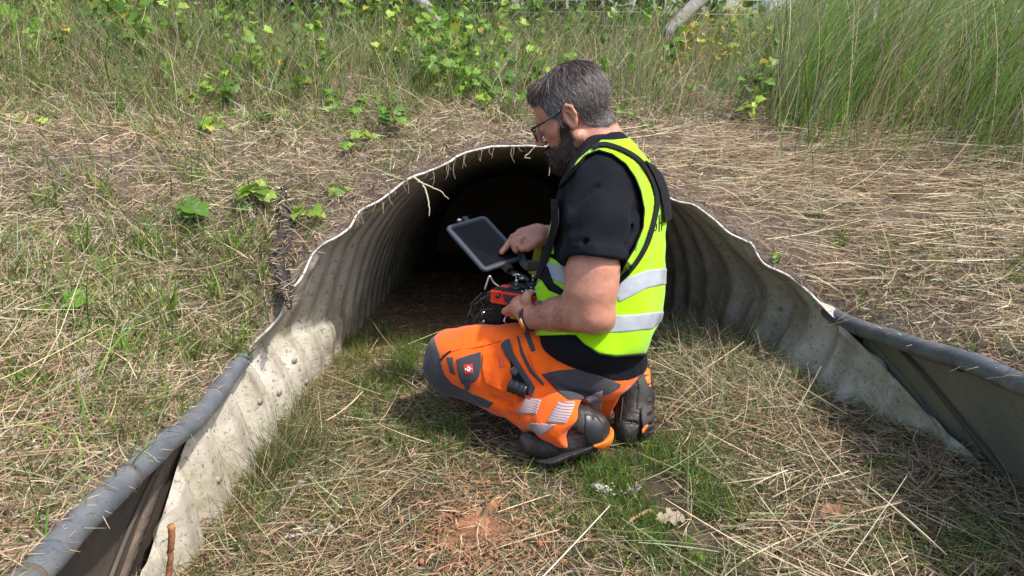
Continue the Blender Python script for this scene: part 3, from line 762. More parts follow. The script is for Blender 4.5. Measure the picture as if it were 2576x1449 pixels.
VEST = [(1455, 398), (1512, 350), (1545, 350), (1584, 345), (1625, 385), (1690, 440), (1710, 700), (1668, 800), (1632, 880), (1626, 890), (1547, 896), (1507, 889), (1469, 866), (1446, 842), (1330, 845), (1335, 700), (1352, 660), (1372, 620), (1385, 560), (1398, 500), (1425, 440)]
ARMH = [(1395, 640), (1392, 560), (1404, 480), (1440, 425), (1476, 390), (1506, 378), (1540, 388), (1574, 413), (1597, 447), (1611, 482), (1620, 527), (1617, 572), (1595, 625), (1567, 672), (1556, 700), (1500, 712), (1440, 690), (1400, 655), (1376, 640)]
if DEV in ('all', 'man'):
    lo2 = np.array([-.36, 1.5, .0]); hi2 = np.array([.50, 2.45, .62])
    trous = sdf_mesh('trousers', f_trousers, lo2, hi2, .0042, M_orange, man)
    def sub(name, poly, off, material, base=f_trousers, dmax=2.0, h=.0026, **kw): return patch(name, base, off, poly, material, dmax=dmax, h=h, **kw)
    # charcoal panels (each a real layer of cloth on the leg)
    sub('knee_panel', [(1040, 820), (1080, 828), (1094, 836), (1091, 846), (1099, 870), (1107, 893), (1113, 920), (1118, 942), (1137, 965), (1171, 981), (1210, 998), (1243, 1013), (1228, 1028), (1190, 1016), (1150, 1010), (1040, 990)], .0022, M_grey_c, dmax=2.3)
    sub('seat_panel', [(1361, 941), (1400, 931), (1461, 927), (1510, 945), (1564, 966), (1560, 975), (1535, 990), (1509, 997), (1470, 1004), (1429, 1006), (1400, 982)], .0026, M_grey_c, dmax=2.02)
    sub('waistband', [(1378, 838), (1395, 882), (1426, 873), (1439, 893), (1438, 916), (1456, 925), (1509, 945), (1545, 957), (1582, 955), (1640, 930), (1640, 840), (1560, 800), (1380, 800)], .0035, M_black, dmax=2.5, inner=.01)
    sub('leg_panel', [(1122, 897), (1140, 897), (1142, 920), (1146, 944), (1132, 938)], .0026, M_grey_c)
    pk = sub('pocket', [(1148, 903), (1180, 892), (1210, 884), (1211, 921), (1206, 946), (1194, 961), (1160, 967), (1152, 940)], .0050, M_grey_c)
    sub('pocket_tab', [(1166, 962), (1188, 958), (1180, 982), (1170, 983)], .0056, M_grey_c)
    sub('side_pocket', [(1214, 890), (1262, 862), (1276, 900), (1296, 930), (1330, 975), (1334, 998), (1306, 997), (1262, 985), (1220, 965), (1212, 930)], .0055, M_orange)
    fl_ = sub('pocket_flap', [(1259, 866), (1268, 856), (1282, 851), (1287, 868), (1292, 887), (1304, 908), (1317, 928), (1332, 952), (1347, 974), (1338, 1000), (1330, 990), (1323, 967), (1308, 942), (1291, 916), (1272, 893)], .0115, M_grey_c, inner=-.004)
    sub('flap_strap', [(1281, 930), (1293, 921), (1306, 935), (1297, 945), (1287, 941)], .0150, M_grey_c, inner=-.008)
    sub('pocket_opening', [(1282, 905), (1322, 964), (1332, 996), (1302, 992), (1288, 960)], .0070, M_web)  # black patch laid on to stand for the dark inside of the pocket
    M_can = mat('black_bottle_plastic', (.015, .015, .017), .25)
    v, q, t = tube_path([A(1286, 973, 1.875), A(1325, 985, 1.862)], .021, 20)
    tq = np.linspace(0, 1, 10); rad = .021 + .0025 * (np.arange(10) % 3 == 0)
    bc = np.array([A(1284, 968, 1.875) * (1 - k) + A(1325, 985, 1.858) * k for k in tq])
    v, q, t = tube_path(bc, rad * .85, 20); np_mesh('torch', v, q, M_can, man, T=t)
    sub('zip', [(1299, 844), (1305, 844), (1311, 866), (1318, 887), (1337, 925), (1370, 965), (1366, 971), (1332, 936), (1310, 892)], .0042, M_grey_c)
    sub('thigh_tab', [(1317, 836), (1330, 833), (1348, 881), (1337, 885)], .0046, M_grey_c)
    sub('square_stitching', [(1252, 890), (1270, 886), (1274, 922), (1256, 927)], .0068, mat('faded_red_cloth', (.80, .10, .03), .9))
    zp = [(1108, 905), (1125, 890), (1150, 880), (1200, 873), (1262, 856)]
    def seam(pts, off, r_, material, name='seam', base=f_trousers, dd=1.95):
        P = []
        for (u, v_) in pts:
            ds = np.linspace(1.6, 2.2, 160); L_ = np.array([A(u, v_, d_) for d_ in ds]).astype(np.float32)
            b = base(L_); k = np.argmax(b < off) if (b < off).any() else int(np.argmin(b)); P.append(L_[k])
        v, q, t = tube_path(catmull(P, 40), r_, 8); return np_mesh(name, v, q, material, man, T=t)
    M_oseam = mat('orange_seam', (.72, .07, .005), .9)
    seam(zp[1:], .0005, .0016, M_oseam); seam([(1152, 888), (1210, 878), (1258, 868)], .0005, .0012, M_oseam)
    seam([(1218, 893), (1218, 930), (1226, 962)], .006, .0012, M_oseam); seam([(1236, 886), (1238, 930), (1250, 970)], .006, .0010, M_oseam)
    seam([(1310, 846), (1330, 895), (1350, 935), (1400, 975), (1430, 1004)], .002, .0012, M_oseam)
    seam([(1108, 905), (1120, 892), (1134, 882)], .004, .0026, mat('zip_pull', (.02, .02, .02), .5), 'zip_pull')
    # badge on the pocket: red square with the white bird-like mark
    M_red = mat('badge_red', (.62, .035, .025), .7); M_white = mat('badge_white', (.80, .80, .80), .7)
    bd = sub('badge', [(1165, 917), (1189, 914), (1191, 939), (1168, 942)], .0062, M_red, h=.0014)
    def mark(pl): return patch('mark', f_trousers, .0074, pl, M_white, parent=bd, dmax=2.0, h=.0009, k=.0005)
    cx_, cy_ = 1178.5, 927.5
    mark([(cx_ + 5 * math.cos(a) * (.9), cy_ - 1.2 + 5.6 * math.sin(a)) for a in np.linspace(math.pi, 2 * math.pi, 9)])
    mark([(cx_ + 5 * math.cos(a), cy_ + 1.2 + 6.2 * math.sin(a)) for a in np.linspace(0, math.pi, 9)])
    mark([(cx_ - 9, cy_ - 2), (cx_ - 7, cy_ - 2), (cx_ - 6.6, cy_ - .4), (cx_ - 1, cy_ - .7), (cx_ - 1, cy_ + .9), (cx_ - 7, cy_ + 1.4), (cx_ - 7.6, cy_ + 5), (cx_ - 9, cy_ + 5)])
    mark([(cx_ + 1, cy_ - .9), (cx_ + 9, cy_ - 1.6), (cx_ + 9.4, cy_ + 1.6), (cx_ + 8, cy_ + 2), (cx_ + 7.6, cy_ + .2), (cx_ + 1, cy_ + .7)])
    # reflective bands with fine ribs on the leg
    m = cloth('ribbed_reflective', (.36, .33, .35), (.42, .38, .40), rough=.45, sheen=0, fold=.3); n = m.node_tree.nodes; l = m.node_tree.links
    wv = n.new('ShaderNodeTexWave'); wv.inputs['Scale'].default_value = 62; wv.bands_direction = 'Z'; wv.inputs['Distortion'].default_value = .6
    tc = n.new('ShaderNodeTexCoord'); l.new(tc.outputs['Object'], wv.inputs['Vector'])
    mp = n.new('ShaderNodeMapRange'); mp.inputs[1].default_value = .05; mp.inputs[2].default_value = .25; l.new(wv.outputs['Fac'], mp.inputs[0])
    mx = n.new('ShaderNodeMix'); mx.data_type = 'RGBA'; mx.inputs[6].default_value = (.30, .06, .03, 1); l.new(mp.outputs[0], mx.inputs[0])
    l.new(n['Color Ramp'].outputs[0] if 'Color Ramp' in n else [x for x in n if x.type == 'VALTORGB'][0].outputs[0], mx.inputs[7]); l.new(mx.outputs[2], n['Principled BSDF'].inputs['Base Color'])
    M_rrefl = m
    sub('reflective_band', [(1321, 1000), (1363, 1003), (1349, 1042), (1300, 1040)], .0028, M_rrefl, dmax=1.95)
    sub('reflective_band', [(1404, 1009), (1449, 1009), (1438, 1040), (1423, 1067), (1372, 1062)], .0028, M_rrefl, dmax=1.90)
    sub('reflective_band', [(1334, 1063), (1403, 1067), (1362, 1096), (1323, 1077)], .0028, M_rrefl, dmax=1.90)
    sub('reflective_band', [(1470, 1000), (1520, 975), (1512, 1030), (1498, 1035)], .0028, M_rrefl, dmax=2.3)
    # boots
    for nm, f, l_, h_ in (('boot', f_bootL, [(1290, 1020), 1.75], [(1560, 1180), 1.98]), ('boot', f_bootR, [(1500, 900), 1.9], [(1670, 1130), 2.2])):
        cs = [A(*p, d) for p in (l_[0], h_[0]) for d in (l_[1], h_[1])]
        b_ = sdf_mesh(nm, f, np.min(cs, 0) - .02, np.max(cs, 0) + .02, .0032, M_boot, man)
        fs, ho = (f_soleL, [(1492, 1124), (1480, 1098), (1538, 1060), (1560, 1100), (1520, 1135)]) if f is f_bootL else (f_soleR, [(1595, 925), (1660, 925), (1660, 972), (1612, 975)])
        sdf_mesh('sole', fs, np.min(cs, 0) - .04, np.max(cs, 0) + .04, .0030, M_sole, b_)
        if f is f_bootR: patch('sole_trim', fs, .0022, [(1596, 1100), (1626, 1066), (1633, 1070), (1606, 1106)], M_osole, parent=b_, dmax=2.3, h=.0026)
        patch('heel', fs, .0022, ho, M_osole, parent=b_, dmax=2.3, h=.0026)
    seam([(1478, 1020), (1500, 1045), (1518, 1072), (1515, 1098)], .001, .0022, M_sole, 'boot_seam', f_bootL)
    seam([(1310, 1085), (1335, 1100), (1360, 1125), (1362, 1140)], .001, .0022, M_sole, 'boot_seam', f_bootL)
    seam([(1562, 950), (1566, 1000), (1560, 1060)], .001, .002, M_sole, 'boot_seam', f_bootR)
    seam([(1600, 940), (1606, 985), (1598, 1040), (1580, 1088)], .001, .0018, M_sole, 'boot_seam', f_bootR)
    patch('toe_cap', f_bootL, .0022, [(1285, 1080), (1318, 1082), (1350, 1096), (1362, 1112), (1362, 1150), (1290, 1150)], M_sole, parent=man, dmax=2.0, h=.0028)
    patch('heel_counter', f_bootL, .0024, [(1470, 1040), (1500, 1046), (1522, 1072), (1520, 1110), (1478, 1120), (1470, 1090)], mat('grey_boot_rubber', (.022, .023, .026), .4), parent=man, dmax=2.0, h=.0028)
    patch('heel_counter', f_bootR, .0024, [(1596, 930), (1640, 930), (1640, 1030), (1602, 1030), (1606, 980)], M_sole, parent=man, dmax=2.3, h=.0028)
    # ---- vest
    def f_vest_base(P): return f_shirt(P)
    VB = A(1507, 889, 1.9)
    vest = patch('vest', f_vest_base, .0085, VEST, M_vest, holes=(ARMH,), h=.0038, inner=-.001, k=.004, dmax=2.6)
    def on_vest(name, poly, off, material, dmax=2.0, h=.003, holes=(), **kw): return patch(name, f_shirt, off, poly, material, parent=vest, dmax=dmax, h=h, holes=holes, inner=-.004, **kw)
    on_vest('reflective_tape', [(1550, 745), (1556, 712), (1580, 697), (1628, 678), (1700, 672), (1700, 715), (1664, 717), (1626, 726), (1592, 744), (1556, 762)], .0105, M_refl)
    on_vest('reflective_tape', [(1480, 832), (1518, 838), (1565, 836), (1611, 831), (1640, 828), (1700, 780), (1642, 785), (1595, 790), (1545, 792), (1520, 806)], .0105, M_refl)
    on_vest('reflective_tape', [(1345, 648), (1373, 657), (1400, 664), (1445, 674), (1440, 724), (1385, 703), (1345, 685)], .0105, M_refl)
    on_vest('reflective_tape', [(1335, 752), (1356, 757), (1400, 770), (1400, 800), (1335, 790)], .0105, M_refl)
    # dark binding along the arm hole and the hem
    bind = [p for p in ARMH[3:16]]
    for (nm, pts) in (('binding', bind), ('binding', [(1446, 842), (1469, 865), (1507, 890), (1547, 897), (1626, 891)])):
        pa = np.array(pts, float); cen = np.array([1500, 560.]) if nm == 'binding' and pts is bind else np.array([1540, 700.])
        nn = pa - cen; nn /= np.linalg.norm(nn, axis=1)[:, None]
        on_vest('binding', [tuple(p) for p in pa + nn * 3.2] + [tuple(p) for p in (pa - nn * 1.6)[::-1]], .0098, M_web, dmax=2.02, h=.0024)
    # ---- harness
    def band(name, pts, wpx, off, parent=man, dmax=2.03, material=None, h=.003):
        pa = catmull(np.array(pts, float).reshape(len(pts), -1), 28)[:, :2] if len(pts) > 2 else np.array(pts, float)
        t_ = np.gradient(pa, axis=0); t_ /= np.linalg.norm(t_, axis=1)[:, None]; n_ = np.stack([-t_[:, 1], t_[:, 0]], -1) * wpx / 2
        return patch(name, f_shirt, off, [tuple(p) for p in pa + n_] + [tuple(p) for p in (pa - n_)[::-1]], material or M_web, parent=parent, dmax=dmax, h=h, inner=-.006)
    har = band('harness_strap', [(1490, 372, 0), (1515, 361, 0), (1563, 374, 0), (1609, 402, 0), (1640, 447, 0), (1654, 500, 0), (1646, 555, 0), (1626, 618, 0), (1592, 672, 0), (1556, 708, 0)], 13, .0145)
    band('harness_strap', [(1395, 500, 0), (1396, 560, 0), (1384, 610, 0), (1362, 668, 0), (1352, 700, 0)], 20, .0155)
    patch('back_plate', f_shirt, .020, [(1622, 400), (1640, 412), (1662, 432), (1700, 470), (1710, 540), (1672, 560), (1668, 520), (1660, 480), (1645, 440)], M_web, parent=man, dmax=2.3, inner=-.006)
    patch('harness_strap', f_shirt, .013, [(1360, 672), (1378, 668), (1392, 710), (1430, 738), (1420, 752), (1390, 738), (1360, 715)], M_web, parent=man, dmax=2.1, inner=-.006)
    # loose front flap of the vest
    patch('vest_flap', f_shirt, .020, [(1345, 722), (1362, 704), (1380, 730), (1409, 742), (1388, 764), (1352, 756)], M_vest, parent=vest, dmax=2.2, inner=-.010)
    # letters on the back
    def letter(pl): return patch('letter', f_shirt, .0098, pl, M_web, parent=vest, dmax=1.99, h=.0012, k=.0005, inner=.002)
    def arcpoly(cx, cy, rx, ry, w_, a0, a1, n_=18):
        o = [(cx + (rx + w_) * math.cos(a), cy + (ry + w_) * math.sin(a)) for a in np.linspace(a0, a1, n_)]
        return o + [(cx + (rx - w_) * math.cos(a), cy + (ry - w_) * math.sin(a)) for a in np.linspace(a1, a0, n_)]
    letter(arcpoly(1647.5, 569, 4.5, 11, 1.5, R(-150), R(150)))
    letter([(1657, 540), (1660, 540), (1660, 582), (1657, 582)]); letter(arcpoly(1662, 568, 3.0, 9, 1.3, R(-180), R(-5)))
    letter([(1663.5, 567), (1666, 567), (1666, 581), (1663.5, 581)])
    M_redmark = mat('red_print', (.65, .04, .01), .8)
    patch('red_print', f_shirt, .0098, [(1622, 430), (1629, 437), (1633, 452), (1629, 450), (1624, 442)], M_redmark, parent=vest, dmax=1.99, h=.0014, inner=.002)
    patch('red_print', f_shirt, .0098, [(1655, 500), (1660, 508), (1657, 518), (1654, 510)], M_redmark, parent=vest, dmax=1.99, h=.0014, inner=.002)
    patch('red_print', f_shirt, .0100, [(1393, 520), (1399, 522), (1398, 533), (1393, 531)], M_redmark, parent=vest, dmax=1.99, h=.0014, inner=.002)
# ---------------------------------------------------------------- hair, beard, glasses, bracelet
def strands(name, P0, D, L, W, B, cols, material, parent=None, S=4, sidev=None, taper=.85):
    N = len(P0); t = np.linspace(0, 1, S + 1)[None, :, None]
    L = np.asarray(L)[:, None, None]
    c = P0[:, None] + D[:, None] * L * t + B[:, None] * (t ** 2)
    tg = D[:, None] * L + 2 * B[:, None] * t; tg /= np.linalg.norm(tg, axis=2, keepdims=True) + 1e-12
    sv = rng.normal(size=(N, 3)) if sidev is None else sidev
    s = np.cross(tg, sv[:, None]); s /= np.linalg.norm(s, axis=2, keepdims=True) + 1e-12
    wd = np.asarray(W)[:, None, None] * (1 - taper * t ** 1.6) * .5
    V = np.stack([c - s * wd, c + s * wd], 2).reshape(-1, 3)
    base = np.arange(N)[:, None] * (S + 1) * 2; k = np.arange(S)[None] * 2
    i = base + k; Q = np.stack([i, i + 1, i + 3, i + 2], -1).reshape(-1, 4)
    return np_mesh(name, V, Q, material, parent, True, np.repeat(cols, (S + 1) * 2, axis=0))
if DEV in ('all', 'man'):
    M_hair = blade_mat('hair', .1, .42, .5)
    M_hairbase = mat('hair_base', (.045, .035, .032), .7, bump=(140, .6, .002), noise=(60, .2), c2=(.12, .10, .095))
    # hair cap: offset of the cranium, thicker on top with a swept front
    def hair_region(q):
        """>0 inside the haired part of the scalp (head frame)"""
        x, y, z = q[:, 0], np.abs(q[:, 1]), q[:, 2]
        # boundary height as a function of x on the side of the head
        zb = np.interp(x, [-.12, -.085, -.05, -.035, -.02, .0, .018, .030, .045, .052, .056, .075, .10], [-.060, -.064, -.048, -.028, .034, .026, -.012, .012, .030, .052, .078, .083, .09])
        zb = np.where((y < .055) & (x > .03), .085, zb)
        return z - zb
    def f_cap(P):
        Q = headP(P); d = head_core(Q)
        nk = smin(chain(P, [(A(1478, 290, 1.975), .058), (A(1492, 345, 1.98), .062), (A(1515, 420, 1.985), .072)], .02), rc(P, A(1512, 320, 1.985), A(1545, 380, 1.985), .030, .05), .03)
        d = smin(d, nk, .02)
        top = np.clip((Q[:, 2] - .055) / .05, 0, 1) * .003 + .0035 + .005 * np.clip((-Q[:, 0] - .03) / .06, 0, 1) * np.clip((Q[:, 2] + .02) / .04, 0, 1)
        c = smax(d - top, -hair_region(Q), .006)
        qf = smin(rc(Q, (.044, .036, .098), (.052, -.03, .101), .014, .016), rc(Q, (.060, .036, .086), (.066, -.02, .089), .008, .010), .02)
        return smin(c, qf, .022)
    cap = sdf_mesh('hair', f_cap, HO - .2, HO + .2, .003, M_hairbase, man)
    me = cap.data; n = len(me.vertices); co = np.empty(n * 3, np.float32); me.vertices.foreach_get('co', co); co = co.reshape(-1, 3)
    no = np.empty(n * 3, np.float32); me.vertex_normals.foreach_get('vector', no); no = no.reshape(-1, 3)
    pick = rng.integers(0, n, 42000); p = co[pick] + rng.normal(0, .0014, (42000, 3)); nn = no[pick]
    q = headP(p.astype(np.float32))
    # combing direction in the head frame: forward/side sweep on top, down at sides and back
    topw = np.clip((q[:, 2] - .07) / .04, 0, 1)[:, None]
    frontw = np.clip((q[:, 0] - .0) / .06, 0, 1)[:, None]
    back = np.array([-.45, 0, -1.]) ; fr = np.array([.65, .45, -.15]); sd_ = np.array([-.30, 0, -1.])
    dq = sd_ * (1 - topw) + (fr * 1.0 * np.clip(.35 + frontw, 0, 1) + back * (1 - np.clip(.35 + frontw, 0, 1))) * topw
    dq = dq + rng.normal(0, .16, dq.shape); D = dq @ HM
    D -= nn * (D * nn).sum(1)[:, None] * .9; D /= np.linalg.norm(D, axis=1)[:, None]; D = D * .95 + nn * (.10 + .16 * topw)
    L = .012 + .020 * topw[:, 0] + rng.uniform(0, .008, len(D))
    L[q[:, 2] < .03] *= .7
    # grey at the sides and back, dark brown on top and at the fringe
    g = np.clip(.80 - topw[:, 0] * .58 - .28 * np.clip((q[:, 0] - .01) / .03, 0, 1) * np.clip((q[:, 2] - .05) / .02, 0, 1), 0.05, .7)
    isg = rng.random(len(D)) < g
    dark = np.array([.048, .030, .025]); gr = np.array([.44, .38, .37])
    cc = np.where(isg[:, None], gr * rng.uniform(.45, 1.2, (len(D), 1)), dark * rng.uniform(.5, 2.2, (len(D), 1)))
    co2 = np.empty(len(body.data.vertices) * 3, np.float32); body.data.vertices.foreach_get('co', co2); co2 = co2.reshape(-1, 3)
    no2 = np.empty(len(co2) * 3, np.float32); body.data.vertex_normals.foreach_get('vector', no2); no2 = no2.reshape(-1, 3)
    inh0 = (np.abs(headP(co2)) < .13).all(1)
    pk = rng.integers(0, len(co2), 60000); pk = pk[inh0[pk]]; hq2 = headP(co2[pk]); e_ = hair_region(hq2); pk = pk[(e_ > -.008) & (e_ < .004) & (hq2[:, 0] < .05)][:1500]; p_n = co2[pk]; n_n = no2[pk]
    D_n = (np.array([-.3, 0, -1.]) + rng.normal(0, .25, (len(p_n), 3))) @ HM + n_n * .2; D_n /= np.linalg.norm(D_n, axis=1)[:, None]
    B_ = -nn * (.003 + .004 * topw) + np.array([0, 0, -.002]); k_ = len(p_n)
    strands('hair_strands', np.vstack([p - nn * .001, p_n]), np.vstack([D, D_n]), np.r_[L, rng.uniform(.004, .010, k_)], np.r_[rng.uniform(.0004, .0009, len(D)), np.full(k_, .0005)], np.vstack([B_, n_n * 0]), np.vstack([cc, np.array([.12, .09, .085]) * rng.uniform(.4, 2, (k_, 1))]), M_hair, cap, S=3)
    # fringe locks
    k = 1100; a = np.stack([rng.uniform(.036, .068, k), rng.uniform(-.02, .054, k), rng.uniform(.080, .106, k)], -1)
    strands('fringe', H2W(np.zeros(3)) + HS * (a @ HM), (np.array([.42, .25, -.75]) + rng.normal(0, .22, (k, 3))) @ HM, rng.uniform(.010, .024, k), rng.uniform(.0007, .0013, k), (rng.normal(0, .004, (k, 3)) + [.0, .004, -.006]) @ HM,
            np.where(rng.random((k, 1)) < .12, gr, dark * rng.uniform(.5, 2, (k, 1))), M_hair, cap, S=4)
    # beard
    M_beard = mat('beard_base', (.030, .019, .016), .8, noise=(90, .2), c2=(.07, .045, .036), bump=(150, .8, .003))
    def beard_region(q):
        x, y, z = q[:, 0], np.abs(q[:, 1]), q[:, 2]
        up = np.interp(x, [-.02, .0, .014, .028, .040, .055, .075, .095, .12], [-.05, -.012, .004, -.014, -.044, -.060, -.063, -.058, -.056])
        return up - z
    def f_beard(P):
        q = headP(P); d = head_core(q)
        low = np.clip((-q[:, 2] - .045) / .05, 0, 1) * np.clip((q[:, 0] - .01) / .04, 0, 1)
        a = smax(d - (.0035 + .011 * low), -beard_region(q), .006)
        a = smax(a, -(q[:, 0] - np.where(q[:, 2] > -.06, .000, .012 + .0 * q[:, 0])), .006)
        ch = ell(q, (.056, 0, -.108), (.024, .030, .022)); ch = smin(ch, ell(q, (.050, 0, -.116), (.022, .026, .020)), .015)
        a = smin(a, ch, .018)
        mo = smin(ell(q, (.098, .013, -.052), (.006, .016, .0045)), ell(q, (.098, -.013, -.052), (.006, .016, .0045)), .006)
        a = smin(a, smin(mo, rc(q, (.088, .03, -.062), (.072, .04, -.085), .006, .009), .008), .006)
        return smax(a, -(-q[:, 2] + .012), .002)
    bd_ = sdf_mesh('beard', f_beard, HO - .2, HO + .2, .0026, M_beard, man)
    me = bd_.data; n = len(me.vertices); co = np.empty(n * 3, np.float32); me.vertices.foreach_get('co', co); co = co.reshape(-1, 3)
    no = np.empty(n * 3, np.float32); me.vertex_normals.foreach_get('vector', no); no = no.reshape(-1, 3)
    pick = rng.integers(0, n, 12000); p = co[pick]; nn = no[pick]; q = headP(p)
    D = (np.array([.25, 0, -1.]) + rng.normal(0, .35, (len(p), 3))) @ HM; D = D + nn * .35; D /= np.linalg.norm(D, axis=1)[:, None]
    lw = np.clip((-q[:, 2] - .02) / .07, 0, 1)
    strands('beard_strands', p - nn * .001, D, .004 + .010 * lw * rng.uniform(.5, 1, len(p)), rng.uniform(.0005, .0009, len(p)), nn * 0, np.array([.028, .017, .014]) * rng.uniform(.5, 2.8, (len(p), 1)), M_hair, bd_, S=2)
    co2 = np.empty(len(body.data.vertices) * 3, np.float32); body.data.vertices.foreach_get('co', co2); co2 = co2.reshape(-1, 3)
    no2 = np.empty(len(co2) * 3, np.float32); body.data.vertex_normals.foreach_get('vector', no2); no2 = no2.reshape(-1, 3)
    hq = headP(co2); inh = (np.abs(hq) < .13).all(1); br = beard_region(hq); s1 = np.where(inh & (br > -.010) & (br < .006) & (hq[:, 0] > .004) & (hq[:, 2] < .0))[0]
    s2 = np.where(inh & (hq[:, 2] < -.035) & (hq[:, 0] > -.03) & (hq[:, 0] < .02))[0]
    pk = np.concatenate([s1[rng.integers(0, len(s1), 1500)], s2[rng.integers(0, len(s2), 700)]]); p = co2[pk]; nn = no2[pk]; D = (np.array([.3, 0, -1.]) + rng.normal(0, .3, (len(p), 3))) @ HM + nn * .3; D /= np.linalg.norm(D, axis=1)[:, None]
    strands('stubble', p, D, rng.uniform(.003, .007, len(p)), np.full(len(p), .0005), nn * 0, np.array([.04, .025, .02]) * rng.uniform(.5, 2, (len(p), 1)), M_hair, bd_, S=2)
    # stubble and body hair on the forearm
    me = body.data; n = len(me.vertices); co = np.empty(n * 3, np.float32); me.vertices.foreach_get('co', co); co = co.reshape(-1, 3)
    no = np.empty(n * 3, np.float32); me.vertex_normals.foreach_get('vector', no); no = no.reshape(-1, 3)
    sel = np.where((rc(co, A(1440, 775, 1.79), wrL, .058, .04) < 0))[0]
    pick = sel[rng.integers(0, len(sel), 2600)]; p = co[pick]; nn = no[pick]; ax = (wrL - elL) / np.linalg.norm(wrL - elL)
    D = ax * .8 + np.array([0, 0, -.5]) + rng.normal(0, .3, (len(p), 3)); D -= nn * (D * nn).sum(1)[:, None] * .85; D /= np.linalg.norm(D, axis=1)[:, None]
    strands('arm_hair', p, D, rng.uniform(.006, .014, len(p)), np.full(len(p), .00028), nn * .001, np.array([.10, .05, .03]) * rng.uniform(.6, 1.5, (len(p), 1)), M_hair, body, S=2)
    # glasses
    gl = None
    M_frame = mat('spectacle_frame', (.012, .016, .015), .3); M_fgreen = mat('spectacle_green', (.05, .10, .09), .35)
    def glass_mat():
        m = bpy.data.materials.new('lens'); m.use_nodes = True; n = m.node_tree.nodes; l = m.node_tree.links
        g = n.new('ShaderNodeBsdfGlossy'); g.inputs['Roughness'].default_value = .03; t = n.new('ShaderNodeBsdfTransparent'); t.inputs[0].default_value = (.8, .8, .78, 1)
        x = n.new('ShaderNodeMixShader'); f = n.new('ShaderNodeFresnel'); f.inputs[0].default_value = 1.22
        l.new(f.outputs[0], x.inputs[0]); l.new(t.outputs[0], x.inputs[1]); l.new(g.outputs[0], x.inputs[2]); l.new(x.outputs[0], n['Material Output'].inputs[0]); return m
    rims = []
    for s in (-1, 1):
        cy = s * .034; a = np.linspace(0, 2 * np.pi, 33)
        ring = np.stack([.114 - .012 * (np.cos(a) * .0 + np.abs(cy + .026 * np.cos(a)) / .06) , cy + .026 * np.cos(a), -.004 + .021 * np.sin(a) * (1 - .1 * np.cos(a))], -1)
        rims.append(tube_path(np.array([H2W(k) for k in ring]), .0017, 8, False))
        lens = np.array([H2W(k) for k in ring[:-1]] + [H2W((.112, cy, -.004))])
        if s == -1: lens_all = [(lens, np.zeros((0, 4), int), np.array([(i, (i + 1) % 32, 32) for i in range(32)]))]
        else: lens_all.append((lens, np.zeros((0, 4), int), np.array([(i, (i + 1) % 32, 32) for i in range(32)])))
    rims.append(tube_path(np.array([H2W(k) for k in [(.113, -.008, .004), (.117, 0, .006), (.113, .008, .004)]]), .0016, 8))
    for s in (-1, 1):
        rims.append(tube_path(np.array([H2W(k) for k in [(.103, s * .060, .010), (.101, s * .068, .012), (.090, s * .072, .014)]]), .0028, 8))
    v, q, t = merge(rims); gl = np_mesh('glasses', v, q, M_frame, man, T=t)
    v, q, t = merge(lens_all); np_mesh('lens', v, q, glass_mat(), gl, T=t)
    for s in (-1, 1):
        v, q, t = tube_path(catmull(np.array([H2W(k) for k in [(.092, s * .0715, .014), (.055, s * .077, .017), (.02, s * .0815, .022), (-.008, s * .083, .030), (-.026, s * .080, .026), (-.038, s * .077, .012)]]), 24), np.linspace(.0026, .0020, 24), 8)
        np_mesh('temple_arm', v, q, M_frame, gl, T=t)
        v, q, t = tube_path(catmull(np.array([H2W(k) for k in [(.060, s * .079, .0175), (.035, s * .0825, .0205), (.006, s * .0845, .027)]]), 12), .0026, 8); np_mesh('temple_grip', v, q, M_fgreen, gl, T=t)
    # bracelet with a gold clasp
    axw = (wrL - A(1400, 790, 1.83)); axw /= np.linalg.norm(axw); cwr = A(1331, 800, 1.885)
    b1 = np.cross(axw, [0, 0, 1.]); b1 /= np.linalg.norm(b1); b2 = np.cross(b1, axw)
    a = np.linspace(0, 2 * np.pi, 41); r_ = .0315
    ringp = np.array([cwr + r_ * (np.cos(k) * b1 + np.sin(k) * b2 * 1.02) + axw * .004 * np.sin(k + 1) for k in a])
    M_leather = mat('bracelet_leather', (.05, .016, .014), .5, bump=(200, .5, .002)); M_gold = mat('gold', (.85, .52, .18), .25, 1.0)
    v, q, t = tube_path(ringp, .0035, 8, False); br = np_mesh('bracelet', v, q, M_leather, man)
    v, q, t = tube_path(ringp + axw * .007, .0028, 8, False); np_mesh('bracelet_cord', v, q, M_leather, br)
    camd = np.array([0, 0, CAMH]) - cwr; camd /= np.linalg.norm(camd)
    ks = sorted(range(40), key=lambda i: -((ringp[i] - cwr) @ (camd * 1.0 + np.array([.0, 0, -.25]))))[0]
    cl = np.array([ringp[(ks + j) % 40] + (ringp[(ks + j) % 40] - cwr) * .12 + axw * .003 for j in (-3, -2, -1, 0, 1, 2, 3)])
    v, q, t = tube_path(cl, [.003, .0055, .006, .0052, .006, .0055, .003], 8); np_mesh('clasp', v, q, M_gold, br, T=t, smooth=False)
